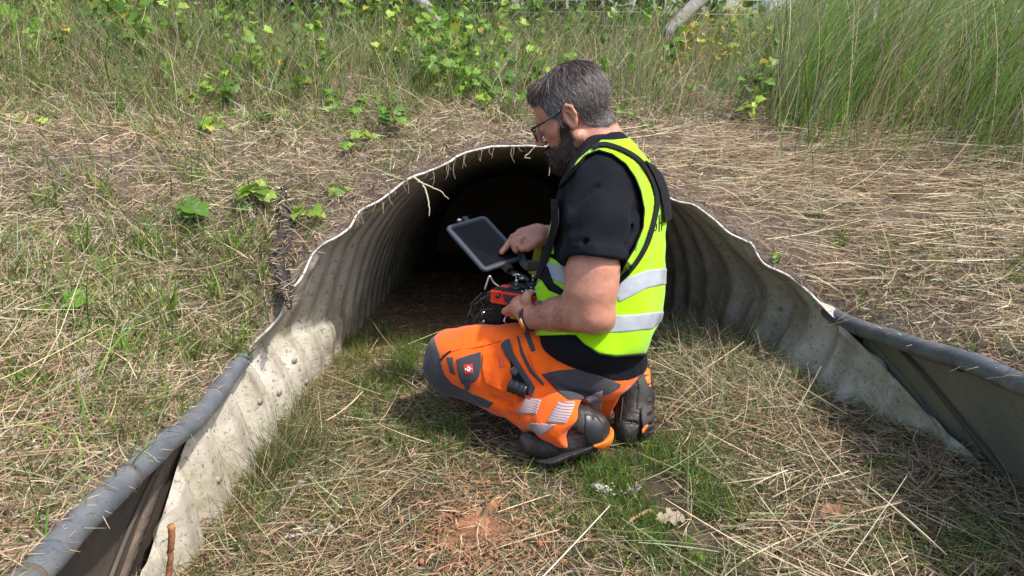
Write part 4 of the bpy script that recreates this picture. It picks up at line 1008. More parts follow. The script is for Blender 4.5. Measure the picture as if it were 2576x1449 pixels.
# ---------------------------------------------------------------- controller with its tablet, caged drone
def obox(c, ax, half, bev=.003, seg=2):
    """bevelled box: centre, rows of ax are its local axes"""
    bm = bmesh.new(); bmesh.ops.create_cube(bm, size=2)
    for v in bm.verts: v.co = Vector((v.co[0] * half[0], v.co[1] * half[1], v.co[2] * half[2]))
    if bev: bmesh.ops.bevel(bm, geom=bm.edges[:] + bm.verts[:], offset=bev, segments=seg, profile=.7, affect='EDGES')
    M_ = Matrix(np.array(ax).T.tolist()).to_4x4(); M_.translation = Vector(c); bmesh.ops.transform(bm, matrix=M_, verts=bm.verts)
    me = bpy.data.meshes.new('m'); bm.to_mesh(me); bm.free(); return me
def add_box(name, c, ax, half, material, parent, bev=.003):
    me = obox(c, ax, half, bev); me.name = name
    return link_mesh(name, me, material, parent)
def rod(name, pts, r, material, parent, seg=10, smooth=True):
    v, q, t = tube_path(np.array(pts), r, seg); return np_mesh(name, v, q, material, parent, smooth, T=t)
if DEV in ('all', 'man', 'gear'):
    M_case = mat('controller_orange', (.80, .045, .012), .4, noise=(40, .2), c2=(.70, .035, .01))
    M_dark = mat('black_plastic', (.012, .012, .013), .4, bump=(200, .2, .001)); M_rub = mat('grip_rubber', (.03, .03, .034), .75, bump=(300, .4, .001))
    M_silver = mat('silver_metal', (.62, .62, .60), .25, .9); M_tabf = mat('blue_grey_bumper', (.045, .060, .080), .6, bump=(90, .3, .001))
    rig = empty('radio_controller', tuple(A(1300, 745, 1.97)), 'orange radio controller with a tablet clamped above it held by the man', 'controller')
    FL, FR, BL = A(1234, 730, 1.955), A(1358, 748, 1.90), A(1252, 706, 2.10)
    X1 = FR - FL; lx = np.linalg.norm(X1); X1 /= lx; Y1 = BL - FL; Y1 -= X1 * (Y1 @ X1); ly = np.linalg.norm(Y1); Y1 /= ly; Z1 = np.cross(X1, Y1); AX = np.array([X1, Y1, Z1])
    cc = FL + X1 * lx / 2 + Y1 * ly / 2
    def L2(x, y, z): return FL + X1 * lx * x + Y1 * ly * y + Z1 * z
    add_box('case', cc - Z1 * .017, AX, (lx / 2, ly / 2, .017), M_case, rig, .005)
    top = add_box('top_plate', cc + Z1 * .0015, AX, (lx / 2 - .004, ly / 2 - .004, .0035), M_dark, rig, .0015)
    add_box('trim', L2(.5, .0, -.001) - Y1 * .001, AX, (lx / 2 - .002, .003, .003), M_case, rig, .001)
    g_ = [(.27, -.007), (.50, -.007), (.86, -.009), (.88, -.026), (.40, -.029), (.31, -.022)]
    bm = bmesh.new(); vs = [bm.verts.new(L2(x, 0, z) - Y1 * .0045) for x, z in g_]; f = bm.faces.new(vs); r_ = bmesh.ops.extrude_face_region(bm, geom=[f])
    bmesh.ops.translate(bm, vec=Vector(Y1 * .006), verts=[v for v in r_['geom'] if isinstance(v, bmesh.types.BMVert)]); bmesh.ops.recalc_face_normals(bm, faces=bm.faces); me = bpy.data.meshes.new('grip_pad'); bm.to_mesh(me); bm.free(); link_mesh('grip_pad', me, M_rub, rig)
    rod('side_knob', [L2(.17, 0, -.012), L2(.17, 0, -.012) - Y1 * .009], [.006, .005], M_dark, rig, 14)
    for (x, y, hgt, tilt) in ((.38, .33, .024, 0), (.76, .55, .024, 0), (.48, .92, .026, 0)):
        b_ = L2(x, y, .005)
        gm = rod('gimbal', [b_, b_ + Z1 * .004, b_ + Z1 * .007], [.020, .019, .012], M_dark, rig, 24)
        st = rod('stick', [b_ + Z1 * .006, b_ + Z1 * (hgt - .008)], [.0022, .0028], M_silver, rig, 10)
        rod('stick_end', [b_ + Z1 * (hgt - .009), b_ + Z1 * hgt, b_ + Z1 * (hgt + .002)], [.0046, .0046, .0036], M_silver, st, 12)
    for (x, y) in ((.60, .12), (.62, .26), (.68, .85), (.85, .35), (.90, .80), (.58, .6)):
        b_ = L2(x, y, .004); rod('button', [b_, b_ + Z1 * .004], .0036, M_silver, rig, 12)
    for (x, y) in ((.56, .35), (.57, .52), (.60, .72)):
        b_ = L2(x, y, .004); rod('toggle_switch', [b_, b_ + Z1 * .011], [.0030, .0022], M_dark, rig, 8)
    add_box('red_label', L2(.13, .40, .0055), AX, (.012, .018, .0006), mat('red_label', (.75, .06, .06), .5), rig, 0)
    add_box('white_label', L2(.80, .30, .0055), AX, (.010, .012, .0006), mat('white_label', (.55, .57, .58), .5), rig, 0)
    # carrying loops
    rod('carry_loop', catmull(np.array([L2(.02, .4, 0), L2(-.10, .35, .012), L2(-.17, .3, .030), L2(-.20, .28, .018), L2(-.24, .25, -.008)]), 14), .0026, M_silver, rig)
    rod('carry_loop', catmull(np.array([L2(.95, .6, 0), L2(1.0, .62, .020), L2(1.05, .62, .032), L2(1.12, .6, .02)]), 12), .0026, M_silver, rig)
    add_box('battery', L2(-.03, .3, -.022), AX, (.012, .035, .010), M_dark, rig, .003)
    # tablet: corners L, T, B
    cL, cT, cB = A(1125, 574, 2.15), A(1218, 547, 2.235), A(1213, 682, 2.065)
    U1 = cT - cL; w1 = np.linalg.norm(U1); U1 /= w1; V1 = cB - cL; V1 -= U1 * (V1 @ U1); h1 = np.linalg.norm(V1); V1 /= h1; N1 = np.cross(U1, V1)
    if N1 @ (np.array([0, 0, CAMH]) - cL) < 0: N1 = -N1
    AT = np.array([U1, V1, N1]) if np.linalg.det(np.array([U1, V1, N1])) > 0 else np.array([V1, U1, N1])
    tcn = cL + U1 * w1 / 2 + V1 * h1 / 2; hx = (w1 / 2, h1 / 2) if np.allclose(AT[0], U1) else (h1 / 2, w1 / 2)
    tab = add_box('tablet', tcn, AT, (hx[0] - .004, hx[1] - .004, .0045), M_dark, rig, .003)
    fr = []
    cr = .012; pts = []
    for (sx2, sy2, a0) in ((1, 1, 0), (-1, 1, 90), (-1, -1, 180), (1, -1, 270)):
        for a in np.linspace(R(a0), R(a0 + 90), 6): pts.append(tcn + U1 * (sx2 * (w1 / 2 - cr) + cr * math.cos(a)) + V1 * (sy2 * (h1 / 2 - cr) + cr * math.sin(a)))
    pts.append(pts[0]); v, q, t = tube_path(np.array(pts), .0068, 10, False); np_mesh('bumper', v, q, M_tabf, tab)
    scr = mat('tablet_screen', (.006, .005, .005), .16, spec=.12)
    add_box('screen', tcn + N1 * .0048, AT, (hx[0] - .010, hx[1] - .010, .0006), scr, tab, 0)
    # clamp on top edge and arm down to the controller
    tc_ = cL + U1 * w1 * .55; 
    add_box('clamp', tc_ - V1 * .008 - N1 * .002, AT, (.014, .009, .008), M_dark, rig, .002)
    rod('clamp_screw', [tc_ - V1 * .012 - U1 * .016, tc_ - V1 * .022 - U1 * .024], .0052, M_silver, rig, 8)
    rod('clamp_screw', [tc_ - V1 * .012, tc_ - V1 * .020 - U1 * .003], .0045, M_silver, rig, 8)
    bc_ = cL + V1 * h1 + U1 * w1 * .55
    add_box('clamp', bc_ + V1 * .009 - N1 * .004, AT, (.016, .011, .009), M_dark, rig, .002)
    e1 = bc_ + V1 * .02 - N1 * .01; e2 = L2(.40, .95, .012)
    rod('mount_arm', [e1, (e1 + e2) / 2 + Y1 * .01, e2], [.0085, .0075, .009], M_dark, rig, 10)
    for k in range(5):
        p_ = e1 + (e2 - e1) * (.1 + .16 * k); rod('mount_knuckle', [p_ - X1 * .013, p_ + X1 * .013], .0048, M_dark if k % 2 else M_silver, rig, 8)
    rod('mount_lever', [e1 + (e2 - e1) * .55 - X1 * .01, e1 + (e2 - e1) * .8 - X1 * .028], .0024, M_silver, rig, 8)
    # strap buckle hanging at the chest, loose cloth straps behind
    add_box('buckle', A(1352, 668, 1.99), AX, (.026, .010, .013), M_dark, man, .004)
    M_ystrap = cloth('yellow_strap', (.55, .48, .02), (.62, .55, .03))
    def ribbon(name, pts, wdt, th, material, parent, nrm_):
        P = catmull(np.array(pts), 20); T_ = np.gradient(P, axis=0); T_ /= np.linalg.norm(T_, axis=1)[:, None]; s = np.cross(T_, nrm_); s /= np.linalg.norm(s, axis=1)[:, None]; n_ = np.cross(s, T_)
        rows = np.array([P - s * wdt / 2 - n_ * th / 2, P + s * wdt / 2 - n_ * th / 2, P + s * wdt / 2 + n_ * th / 2, P - s * wdt / 2 + n_ * th / 2, P - s * wdt / 2 - n_ * th / 2])
        return np_mesh(name, rows.reshape(-1, 3), grid_quads(5, len(P)), material, parent, False)
    ribbon('tether_strap', [A(1356, 618, 2.22), A(1350, 645, 2.20), A(1338, 690, 2.14)], .022, .003, M_ystrap, man, np.array([0, -1, 0]))
    ribbon('tether_strap', [A(1306, 620, 2.17), A(1315, 655, 2.15), A(1330, 672, 2.12), A(1350, 672, 2.05)], .024, .003, mat('grey_strap', (.09, .10, .12), .8), man, np.array([0, -1, 0]))
    # caged drone resting on the ditch floor behind the knee
    dr = empty('caged_drone', tuple(A(1240, 800, 2.55)), 'small drone in a black wire cage on the culvert floor behind the thigh', 'drone')
    dc0 = A(1246, 800, 2.50); rr = .098
    ph = (1 + 5 ** .5) / 2; iv = np.array([(s1, s2 * ph, 0) for s1 in (-1, 1) for s2 in (-1, 1)] + [(0, s1, s2 * ph) for s1 in (-1, 1) for s2 in (-1, 1)] + [(s2 * ph, 0, s1) for s1 in (-1, 1) for s2 in (-1, 1)], float)
    iv /= np.linalg.norm(iv[0]); ed = [(i, j) for i in range(12) for j in range(i) if np.linalg.norm(iv[i] - iv[j]) < 1.1]
    vts = [tuple(p) for p in iv]; edges2 = []
    mid = {}
    for i, j in ed:
        m_ = iv[i] + iv[j]; m_ /= np.linalg.norm(m_); mid[(i, j)] = len(vts); vts.append(tuple(m_)); edges2 += [(i, mid[(i, j)]), (mid[(i, j)], j)]
    ks_ = list(mid.items())
    for a in range(len(ks_)):
        for b in range(a):
            if len(set(ks_[a][0]) & set(ks_[b][0])) == 1:
                s_ = set(ks_[a][0]) ^ set(ks_[b][0]); s_ = tuple(sorted(s_, reverse=True))
                if s_ in mid: edges2.append((ks_[a][1], ks_[b][1]))
    vts = np.array(vts) * rr + dc0
    parts = [tube_path(np.array([vts[i], vts[j]]), .0014, 5, False) for i, j in edges2] + [tube_path(np.array([p - [0, 0, .003], p + [0, 0, .003]]), .0034, 6) for p in vts]
    v, q, t = merge(parts); np_mesh('cage', v, q, M_dark, dr, T=t)
    add_box('body', dc0 + [0, 0, -.005], np.eye(3), (.040, .045, .014), M_dark, dr, .006)
    for a in (45, 135, 225, 315):
        e_ = dc0 + np.array([math.cos(R(a)), math.sin(R(a)), 0]) * .06; arm = rod('rotor_arm', [dc0, e_], .004, M_dark, dr, 8)
        rod('motor', [e_ - [0, 0, .006], e_ + [0, 0, .010]], .009, M_silver, arm, 12)
        V = np.array([e_ + [0, 0, .012] + np.array([math.cos(R(a + 30)) * s, math.sin(R(a + 30)) * s, 0]) * .028 + np.array([-math.sin(R(a + 30)), math.cos(R(a + 30)), .3 * s]) * k * .004 for s in (-1, 0, 1) for k in (-1, 1)])
        np_mesh('propeller', V, [(0, 1, 3, 2), (2, 3, 5, 4)], M_dark, arm)
    pc = empty('belt_pouch', tuple(A(1296, 800, 2.02)), 'black pouch with silver clip and green edge under the left hand', 'pouch')
    add_box('pouch_body', A(1300, 806, 2.02), MB3, (.036, .03, .022), M_web, pc, .008)
    rod('clip', [A(1275, 792, 1.99), A(1268, 806, 1.99), A(1274, 814, 1.99)], .0035, M_silver, pc, 8)
    add_box('green_edge', A(1300, 799, 1.985), MB3, (.018, .004, .003), M_vest, pc, .001)
# ---------------------------------------------------------------- grass, hay, plants
def ribbons(name, P0, D, L, W, B, cols, material, S=3, label=None, parent=None, flat=.0, taper=.8, kink=None):
    N = len(P0); t = np.linspace(0, 1, S + 1)[None, :, None]; L_ = np.asarray(L)[:, None, None]
    c = P0[:, None] + D[:, None] * L_ * t + B[:, None] * (t ** 2)
    if kink is not None: c = c + kink[:, None] * np.maximum(t - .5, 0)
    tg = D[:, None] * L_ + 2 * B[:, None] * t
    sv = rng.normal(size=(N, 1, 3)) * (1 - flat) + np.array([0, 0, 1.]) * flat
    s = np.cross(tg, sv + 0 * tg); s /= np.linalg.norm(s, axis=2, keepdims=True) + 1e-12
    wd = np.asarray(W)[:, None, None] * (1 - taper * t ** 1.8) * .5
    V = np.stack([c - s * wd, c + s * wd], 2).reshape(-1, 3)
    base = np.arange(N)[:, None] * (S + 1) * 2; k = np.arange(S)[None] * 2; i = base + k
    Q = np.stack([i, i + 1, i + 3, i + 2], -1).reshape(-1, 4)
    # colour runs slightly lighter from the base of each blade to its tip
    cc = np.repeat(cols[:, None], S + 1, 1) * np.linspace(.92, 1.08, S + 1)[None, :, None]
    return np_mesh(name, V, Q, material, parent, False, np.repeat(cc.reshape(-1, 3), 2, axis=0))
M_blade = blade_mat('blades', .30, .55, .3); M_straw = blade_mat('straw', .12, .6, .3); M_leaf = blade_mat('leaves', .35, .45, .4)
STRAW = np.array([(.62, .50, .32), (.68, .59, .41), (.52, .39, .25), (.45, .31, .20), (.37, .24, .15), (.51, .44, .32), (.26, .18, .12), (.53, .38, .26)])
GREYG = np.array([(.24, .27, .15), (.30, .33, .20), (.20, .24, .12), (.28, .33, .22)])
GREEN = np.array([(.09, .20, .02), (.14, .28, .035), (.20, .34, .05), (.06, .13, .015), (.28, .38, .09), (.12, .22, .03)])
OLIVE = np.array([(.16, .16, .04), (.20, .19, .06), (.12, .12, .03), (.22, .18, .08)])
def pick(pal, n, j=.18):
    return pal[rng.integers(0, len(pal), n)] * rng.uniform(1 - j, 1 + j, (n, 1)) * rng.uniform(.95, 1.05, (n, 3))
def mixcol(n, *pairs):
    w_ = np.stack([np.broadcast_to(p[1], (n,)) for p in pairs], 0); w_ = w_ / w_.sum(0); cw = w_.cumsum(0); r_ = rng.random(n)
    k = (r_[None] > cw).sum(0); out = np.zeros((n, 3))
    for i, p in enumerate(pairs):
        m = k == i; out[m] = pick(p[0], m.sum())
    return out
STRIP_PX = [(722, 478, 4), (722, 520, 15), (718, 570, 17), (717, 625, 18), (712, 665, 20), (712, 705, 24), (722, 740, 17), (728, 776, 3)]
_lx = LIP3[np.argsort(LIP3[:, 0])]
def over_mouth(P, D, L):
    """stalks that would stick out into the open pipe mouth"""
    bad = np.zeros(len(P), bool)
    for f in (0, .5, 1.):
        E_ = P + D * L[:, None] * f; x, y = E_[:, 0], E_[:, 1]
        ly = np.interp(x, [q[0] for q in LIP], [q[1] for q in LIP]); bad |= (x > -.70) & (x < 1.0) & (y < ly + .0)
    return bad
def off_tubes(P):
    """hay mostly slides off the two edge tubes"""
    iL, iR = np.argsort(TLc[:, 1]), np.argsort(TRc[:, 1])
    near = ((np.abs(P[:, 0] - np.interp(P[:, 1], TLc[iL, 1], TLc[iL, 0])) < .055) & (P[:, 1] < 1.85)) | ((np.abs(P[:, 0] - np.interp(P[:, 1], TRc[iR, 1], TRc[iR, 0])) < .055) & (P[:, 1] < 2.3))
    return P[~near | (rng.random(len(P)) < .22)]
class Surf:
    def __init__(s, G, maxd=9):
        a, b, c, d = G[:-1, :-1], G[:-1, 1:], G[1:, 1:], G[1:, :-1]
        s.a, s.b, s.c, s.d = [x.reshape(-1, 3) for x in (a, b, c, d)]
        ar = np.linalg.norm(np.cross(s.b - s.a, s.d - s.a), axis=1)
        cen = (s.a + s.c) / 2; u, v, dd = proj(cen)
        dist = np.linalg.norm(cen - [0, 0, CAMH], axis=1)
        vis = (dd > .15) & (u > -500) & (u < 3076) & (v < 1750)
        s.w = ar * np.where(vis, 1, .10) / np.maximum(dist, .9) ** 1.7 * (dist < maxd)
        s.ar = ar; s.cum = s.w.cumsum()
    def sample(s, n):
        k = np.searchsorted(s.cum, rng.random(n) * s.cum[-1]); x, y = rng.random((2, n, 1))
        p = s.a[k] * (1 - x) * (1 - y) + s.b[k] * x * (1 - y) + s.c[k] * x * y + s.d[k] * (1 - x) * y
        return p
def blob(u, v, cu, cv, ru, rv): return np.exp(-((u - cu) / ru) ** 2 - ((v - cv) / rv) ** 2)
SB, SF = Surf(BG), Surf(FG, 6)
def horiz(n, spread=.18, ang=None, s=None):
    a = rng.uniform(0, 2 * np.pi, n) if ang is None else ang + rng.normal(0, s, n)
    D = np.stack([np.cos(a), np.sin(a), rng.normal(0, spread, n)], -1); return D / np.linalg.norm(D, axis=1)[:, None]
def keep(P, w_):
    return P[rng.random(len(P)) < w_]
def fz(P): return floor_z(P[:, 0], P[:, 1])
def man_clear(P):
    """nothing grows through the man's legs and boots"""
    return P
if DEV in ('all', 'veg'):
    # ================= hay and litter on the bank
    P = SB.sample(190000); u, v, d = proj(P)
    path = (v > 375) & (v < 450) & (u < 480)
    nearlip = np.exp(-np.min(np.stack([((u - a) / 70.) ** 2 + ((v - b + 35) / 45.) ** 2 for a, b in LIPPX[::2]]), 0))
    bare = np.clip(.75 * blob(u, v, 200, 412, 330, 26) + .6 * nearlip + .7 * blob(u, v, 1980, 600, 120, 70) + .6 * blob(u, v, 2380, 800, 190, 45) + .3 * blob(u, v, 1750, 330, 150, 60), 0, .8)
    clump = .5 + .9 * vnoise(P[:, 0], P[:, 1], 14, 21)
    P = P[rng.random(len(P)) < np.clip(1 - bare, 0.12, 1) * np.clip(.55 + .6 * clump, .25, 1)]; P = off_tubes(P)
    us, vs_, _ = proj(P); P = P[~((np.abs(us - 717) < 19) & (vs_ > 500) & (vs_ < 790) & (rng.random(len(P)) < .93))]
    n = len(P); u, v, d = proj(P)
    right = 1 / (1 + np.exp(-(u - 1650) / 120)) * (v > 330)
    D = horiz(n, .34); al = right * (rng.random(n) < .55)
    D = np.where(al[:, None] > .5, horiz(n, .12, R(-12), .35), D)
    sc = np.exp(rng.normal(0, .5, n)); L = np.clip(.055 * sc * (1 + 1.1 * al), .015, .36)
    ok = ~over_mouth(P, D, L * .9) | (L < .05); P, D, L, u, v, al, right = P[ok], D[ok], L[ok], u[ok], v[ok], al[ok], right[ok]; n = len(P)
    gy = np.clip(.15 + .45 * (u < 900) * (v > 420) + .5 * (v < 300) - .2 * right, .05, .6)
    C_ = mixcol(n, (STRAW[:3], np.clip(.55 + .5 * right - .4 * (v > 900), .1, 2)), (STRAW, .8 + 0 * u), (STRAW[[3, 4, 7]], .15 + .7 * (v > 880) + .3 * (v < 480)), (GREYG, gy), (OLIVE, gy * .5))
    ribbons('hay_litter', P + np.array([0, 0, 1]) * rng.uniform(.0, .034, (n, 1)), D, L, rng.uniform(.0012, .0030, n) * (1 + .1 * al), rng.normal(0, .018, (n, 3)) * (L / .06)[:, None], C_, M_straw, 4, kink=rng.normal(0, .5, (n, 3)) * L[:, None] * (rng.random((n, 1)) < .35))
    tag(bpy.data.objects['hay_litter'], 'dry cut hay and straw strewn over the bank around the pipe', 'hay', kind='stuff')
    # fine matted thatch under the hay
    P = SB.sample(230000); u, v, d = proj(P); n = len(P); L = rng.uniform(.012, .050, n)
    C_ = mixcol(n, (STRAW[[3, 4, 6, 7]], 1.3), (STRAW[:3], .5), (GREYG, .3 + .6 * (u < 900) * (v > 400)), (OLIVE, .35))
    P = P[rng.random(n) < np.clip(1 - .7 * np.clip(.75 * blob(u, v, 200, 412, 330, 26) + .7 * blob(u, v, 1980, 600, 120, 70) + .6 * blob(u, v, 2380, 800, 190, 45), 0, 1), 0, 1)]; n = len(P)
    o_ = ribbons('thatch', P + np.array([0, 0, 1]) * rng.uniform(0, .010, (n, 1)), horiz(n, .35), L[:n], rng.uniform(.0010, .0028, n), rng.normal(0, .010, (n, 3)), C_[:n], M_straw, 2)
    tag(o_, 'fine matted thatch of broken stalks over the bank', 'thatch', kind='stuff')
    # long pale stalks lying on the right bank and across the left
    P = SB.sample(26000); u, v, d = proj(P)
    P = keep(P, np.clip(1.0 * blob(u, v, 2100, 430, 380, 95) + .9 * blob(u, v, 2400, 560, 300, 110) + .30 * blob(u, v, 650, 450, 220, 90) + .05 * (v > 420) * (u < 700) + .02, 0, 1)); n = len(P); u, v, d = proj(P)
    r_ = u > 1400
    D = np.where(r_[:, None], horiz(n, .07, R(-14), .33), horiz(n, .16, R(20), .8)); L = rng.uniform(.12, .42, n) * np.where(r_, 1, .8)
    ok = ~over_mouth(P - D * L[:, None] * .5, D, L); P, D, L = P[ok], D[ok], L[ok]; n = len(P)
    o_ = ribbons('long_straw', P + np.array([0, 0, 1]) * rng.uniform(.01, .045, (n, 1)) - D * L[:, None] * .5, D, L, rng.uniform(.0013, .0027, n), rng.normal(0, .03, (n, 3)), mixcol(n, (STRAW[:2] * 1.12, 1), (STRAW[2:3], .4), (GREYG[1:2], .25)), M_straw, 4, taper=.5)
    tag(o_, 'long pale straw stalks lying across the bank to the right of the man', 'straw', kind='stuff')
    # ================= short grass on the bank
    P = SB.sample(170000); u, v, d = proj(P)
    wg = 1.6 * blob(u, v, 380, 760, 400, 300) + .8 * (v < 330) * (u < 1300) * np.clip((360 - v) / 120, 0, 1) + .9 * blob(u, v, 560, 200, 520, 180) + .5 * blob(u, v, 2080, 640, 130, 70) + .35 * blob(u, v, 2450, 640, 200, 90) + .6 * (u > 1900) * (v < 420) + .35 * (v < 330) + .12 + .35 * blob(u, v, 560, 1000, 120, 120)
    cl = np.clip(.5 + 1.3 * vnoise(P[:, 0], P[:, 1], 11, 33), 0, 1)
    P = keep(P, np.clip(wg * cl, 0, 1) * np.where((np.abs(u - 717) < 19) & (v > 500) & (v < 800), .1, 1)); n = len(P); u, v, d = proj(P)
    D = np.stack([rng.normal(.05, .38, n), rng.normal(-.1, .38, n), np.ones(n)], -1); D /= np.linalg.norm(D, axis=1)[:, None]
    up_ = np.clip((330 - v) / 150, 0, 1)
    L = rng.uniform(.03, .10, n) * (1 + 1.3 * up_) * np.where(rng.random(n) < .15, 1.9, 1)
    lb = blob(u, v, 350, 800, 450, 330)
    o_ = ribbons('bank_grass', P, D, L, rng.uniform(.0016, .0042, n) * (1 + .35 * lb), np.stack([rng.normal(0, .02, n), rng.normal(-.01, .02, n), -rng.uniform(0, .03, n)], -1) * (L / .08)[:, None], mixcol(n, (GREEN, 1.0), (GREYG, .45), (OLIVE, .5), (STRAW[:4], .55)), M_blade, 4)
    tag(o_, 'short patchy green and yellowing grass growing on the bank', 'grass', kind='stuff')
    # ================= tall standing grass beyond and to the right
    P = SB.sample(150000); u, v, d = proj(P)
    wt = np.clip(1.0 * (u > 1930) * np.clip((430 + (u - 1930) * .06 - v) / 60, 0, 1) + .45 * (u > 1500) * (u <= 1960) * np.clip((330 - v) / 60, 0, 1) + .42 * (u <= 1500) * np.clip((300 - v) / 80, 0, 1) * np.clip((v + 20) / 130, .25, 1) , 0, 1) * (d > 1.6)
    P = keep(P, wt * np.clip(.55 + .9 * vnoise(P[:, 0], P[:, 1], 7, 41), .15, 1)); n = len(P); u, v, d = proj(P)
    rt = np.clip((u - 1850) / 150, 0, 1)
    L = (rng.uniform(.08, .32, n) + .22 * np.clip((200 - v) / 150, 0, 1)) * (1 - rt) + rng.uniform(.20, .74, n) * rt
    lean = rng.normal(.06, .13, n) + .06 * rt
    D = np.stack([lean, rng.normal(-.08, .14, n), np.ones(n)], -1); D /= np.linalg.norm(D, axis=1)[:, None]
    o_ = ribbons('tall_grass', P, D, L, rng.uniform(.0022, .0048, n), np.stack([rng.normal(.06, .09, n), rng.normal(0, .06, n), -rng.uniform(.0, .10, n)], -1) * (L / .4)[:, None],
                 np.where((rng.random(n) < .38 + .26 * (1 - rt))[:, None], mixcol(n, (STRAW[:5] * .85, 1), (GREYG, .6)), mixcol(n, (GREEN, 1.3), (GREYG, .2), (GREEN[1:3] * 1.15, .8), (GREEN[[0, 3]] * .8, .25), (GREEN[[2, 4]] * 1.1, .8))), M_blade, 5)
    tag(o_, 'tall green standing grass along the top of the bank, thickest at the right', 'tall grass', kind='stuff')
    # ================= ditch floor: hay, green sward, debris inside the pipe
    P = SF.sample(150000); u, v, d = proj(P); inside = P[:, 1] > 2.75
    clump = np.clip(.5 + 1.0 * vnoise(P[:, 0], P[:, 1], 13, 51), 0, 1)
    brown = blob(u, v, 1190, 1340, 110, 90)
    P = keep(P, np.clip(.45 + .6 * clump - .85 * (blob(u, v, 1600, 1215, 170, 90) + blob(u, v, 1740, 1375, 130, 75)) - .3 * blob(u, v, 1010, 890, 120, 90) - .6 * brown, .10, 1)); n = len(P); u, v, d = proj(P); inside = P[:, 1] > 2.6
    heap = blob(P[:, 0], P[:, 1], .78, 2.45, .25, .5)
    D = horiz(n, .20 + .15 * heap); L = np.clip(.042 * np.exp(rng.normal(0, .5, n)), .012, .2) * np.where(inside, .55, 1)
    gw = .30 + .9 * np.clip(blob(u, v, 1560, 1220, 260, 160) + blob(u, v, 1000, 900, 150, 130) + .6 * heap, 0, 1) - .2 * (u > 1900)
    C_ = mixcol(n, (STRAW, 1.3), (STRAW[3:5], .5), (GREYG * .85, gw), (OLIVE, gw * .8))
    C_ = np.where(inside[:, None], C_ * np.array([1.25, 1.05, .95]), C_ * np.array([.80, .78, .74]))  # light and shade in the colour: litter brightened inside the pipe, dimmed outside
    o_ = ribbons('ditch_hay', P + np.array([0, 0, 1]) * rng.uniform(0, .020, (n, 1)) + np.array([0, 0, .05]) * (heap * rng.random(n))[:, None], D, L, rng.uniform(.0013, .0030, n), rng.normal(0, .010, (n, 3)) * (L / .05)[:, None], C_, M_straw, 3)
    tag(o_, 'cut hay and dry grass covering the ditch floor', 'hay', kind='stuff')
    P = SF.sample(9000); u, v, d = proj(P); P = keep(P, np.clip(.10 + .35 * (u > 1700) + .25 * blob(u, v, 1700, 950, 130, 100), 0, 1) * (P[:, 1] < 2.9)); n = len(P)
    D = horiz(n, .16); L = rng.uniform(.09, .30, n)
    u, v, d = proj(P)
    P = P[:, :] - D * L[:, None] * .5; P[:, 2] = floor_z(P[:, 0], P[:, 1]) + rng.uniform(.008, .04, n)
    ok = (P[:, 0] > -.66) & (P[:, 0] < .95) & ~((P[:, 0] > -.2) & (P[:, 0] < .42) & (P[:, 1] > 1.55) & (P[:, 1] < 2.1)); E_ = P + D * L[:, None]; ok &= (E_[:, 0] > -.66) & (E_[:, 0] < .95) & ~((E_[:, 0] > -.25) & (E_[:, 0] < .42) & (E_[:, 1] > 1.5) & (E_[:, 1] < 2.1))
    P, D, L = P[ok], D[ok], L[ok]; n = len(P)
    o_ = ribbons('ditch_straw', P, D, L, rng.uniform(.0014, .0030, n), rng.normal(0, .015, (n, 3)), mixcol(n, (STRAW[:2], 1), (GREYG * 1.1, .9), (STRAW, .5)), M_straw, 4, taper=.5)
    tag(o_, 'long greenish and pale stalks lying on the ditch floor', 'straw', kind='stuff')
    P = SF.sample(190000); u, v, d = proj(P)
    wg = 1.3 * blob(u, v, 1600, 1210, 190, 120) + 1.2 * blob(u, v, 1760, 1370, 150, 90) + .9 * blob(u, v, 1010, 880, 120, 120) + .8 * blob(u, v, 1140, 1080, 210, 70) + .25 * blob(u, v, 800, 1150, 250, 200) + .5 * blob(u, v, 2450, 1380, 220, 100) + .06 + .4 * blob(u, v, 1750, 880, 110, 60)
    cl = np.clip(.6 + 1.3 * vnoise(P[:, 0], P[:, 1], 16, 61), 0, 1)
    P = keep(P, np.clip(wg * cl * 1.5, 0, 1) * (P[:, 1] < 2.9)); n = len(P); u, v, d = proj(P)
    ok = ~((P[:, 0] > -.12) & (P[:, 0] < .36) & (P[:, 1] > 1.70) & (P[:, 1] < 2.15)); P = P[ok]; n = len(P); u, v, d = proj(P)
    D = np.stack([rng.normal(0, .45, n), rng.normal(-.1, .45, n), np.ones(n)], -1); D /= np.linalg.norm(D, axis=1)[:, None]
    gp = np.clip(blob(u, v, 1600, 1215, 190, 110) + blob(u, v, 1750, 1375, 150, 90), 0, 1)
    L = rng.uniform(.018, .055, n) * (1 + .3 * gp) * (1 + 1.0 * blob(u, v, 990, 860, 120, 110))
    o_ = ribbons('ditch_grass', P, D, L, rng.uniform(.0012, .0026, n), rng.normal(0, .012, (n, 3)), mixcol(n, (GREEN[[0, 1, 3, 5]], 1.0 + 2 * gp), (GREEN, .4), (OLIVE, .6), (GREYG, .25)), M_blade, 3)
    tag(o_, 'short green grass showing through the hay on the ditch floor', 'grass', kind='stuff')
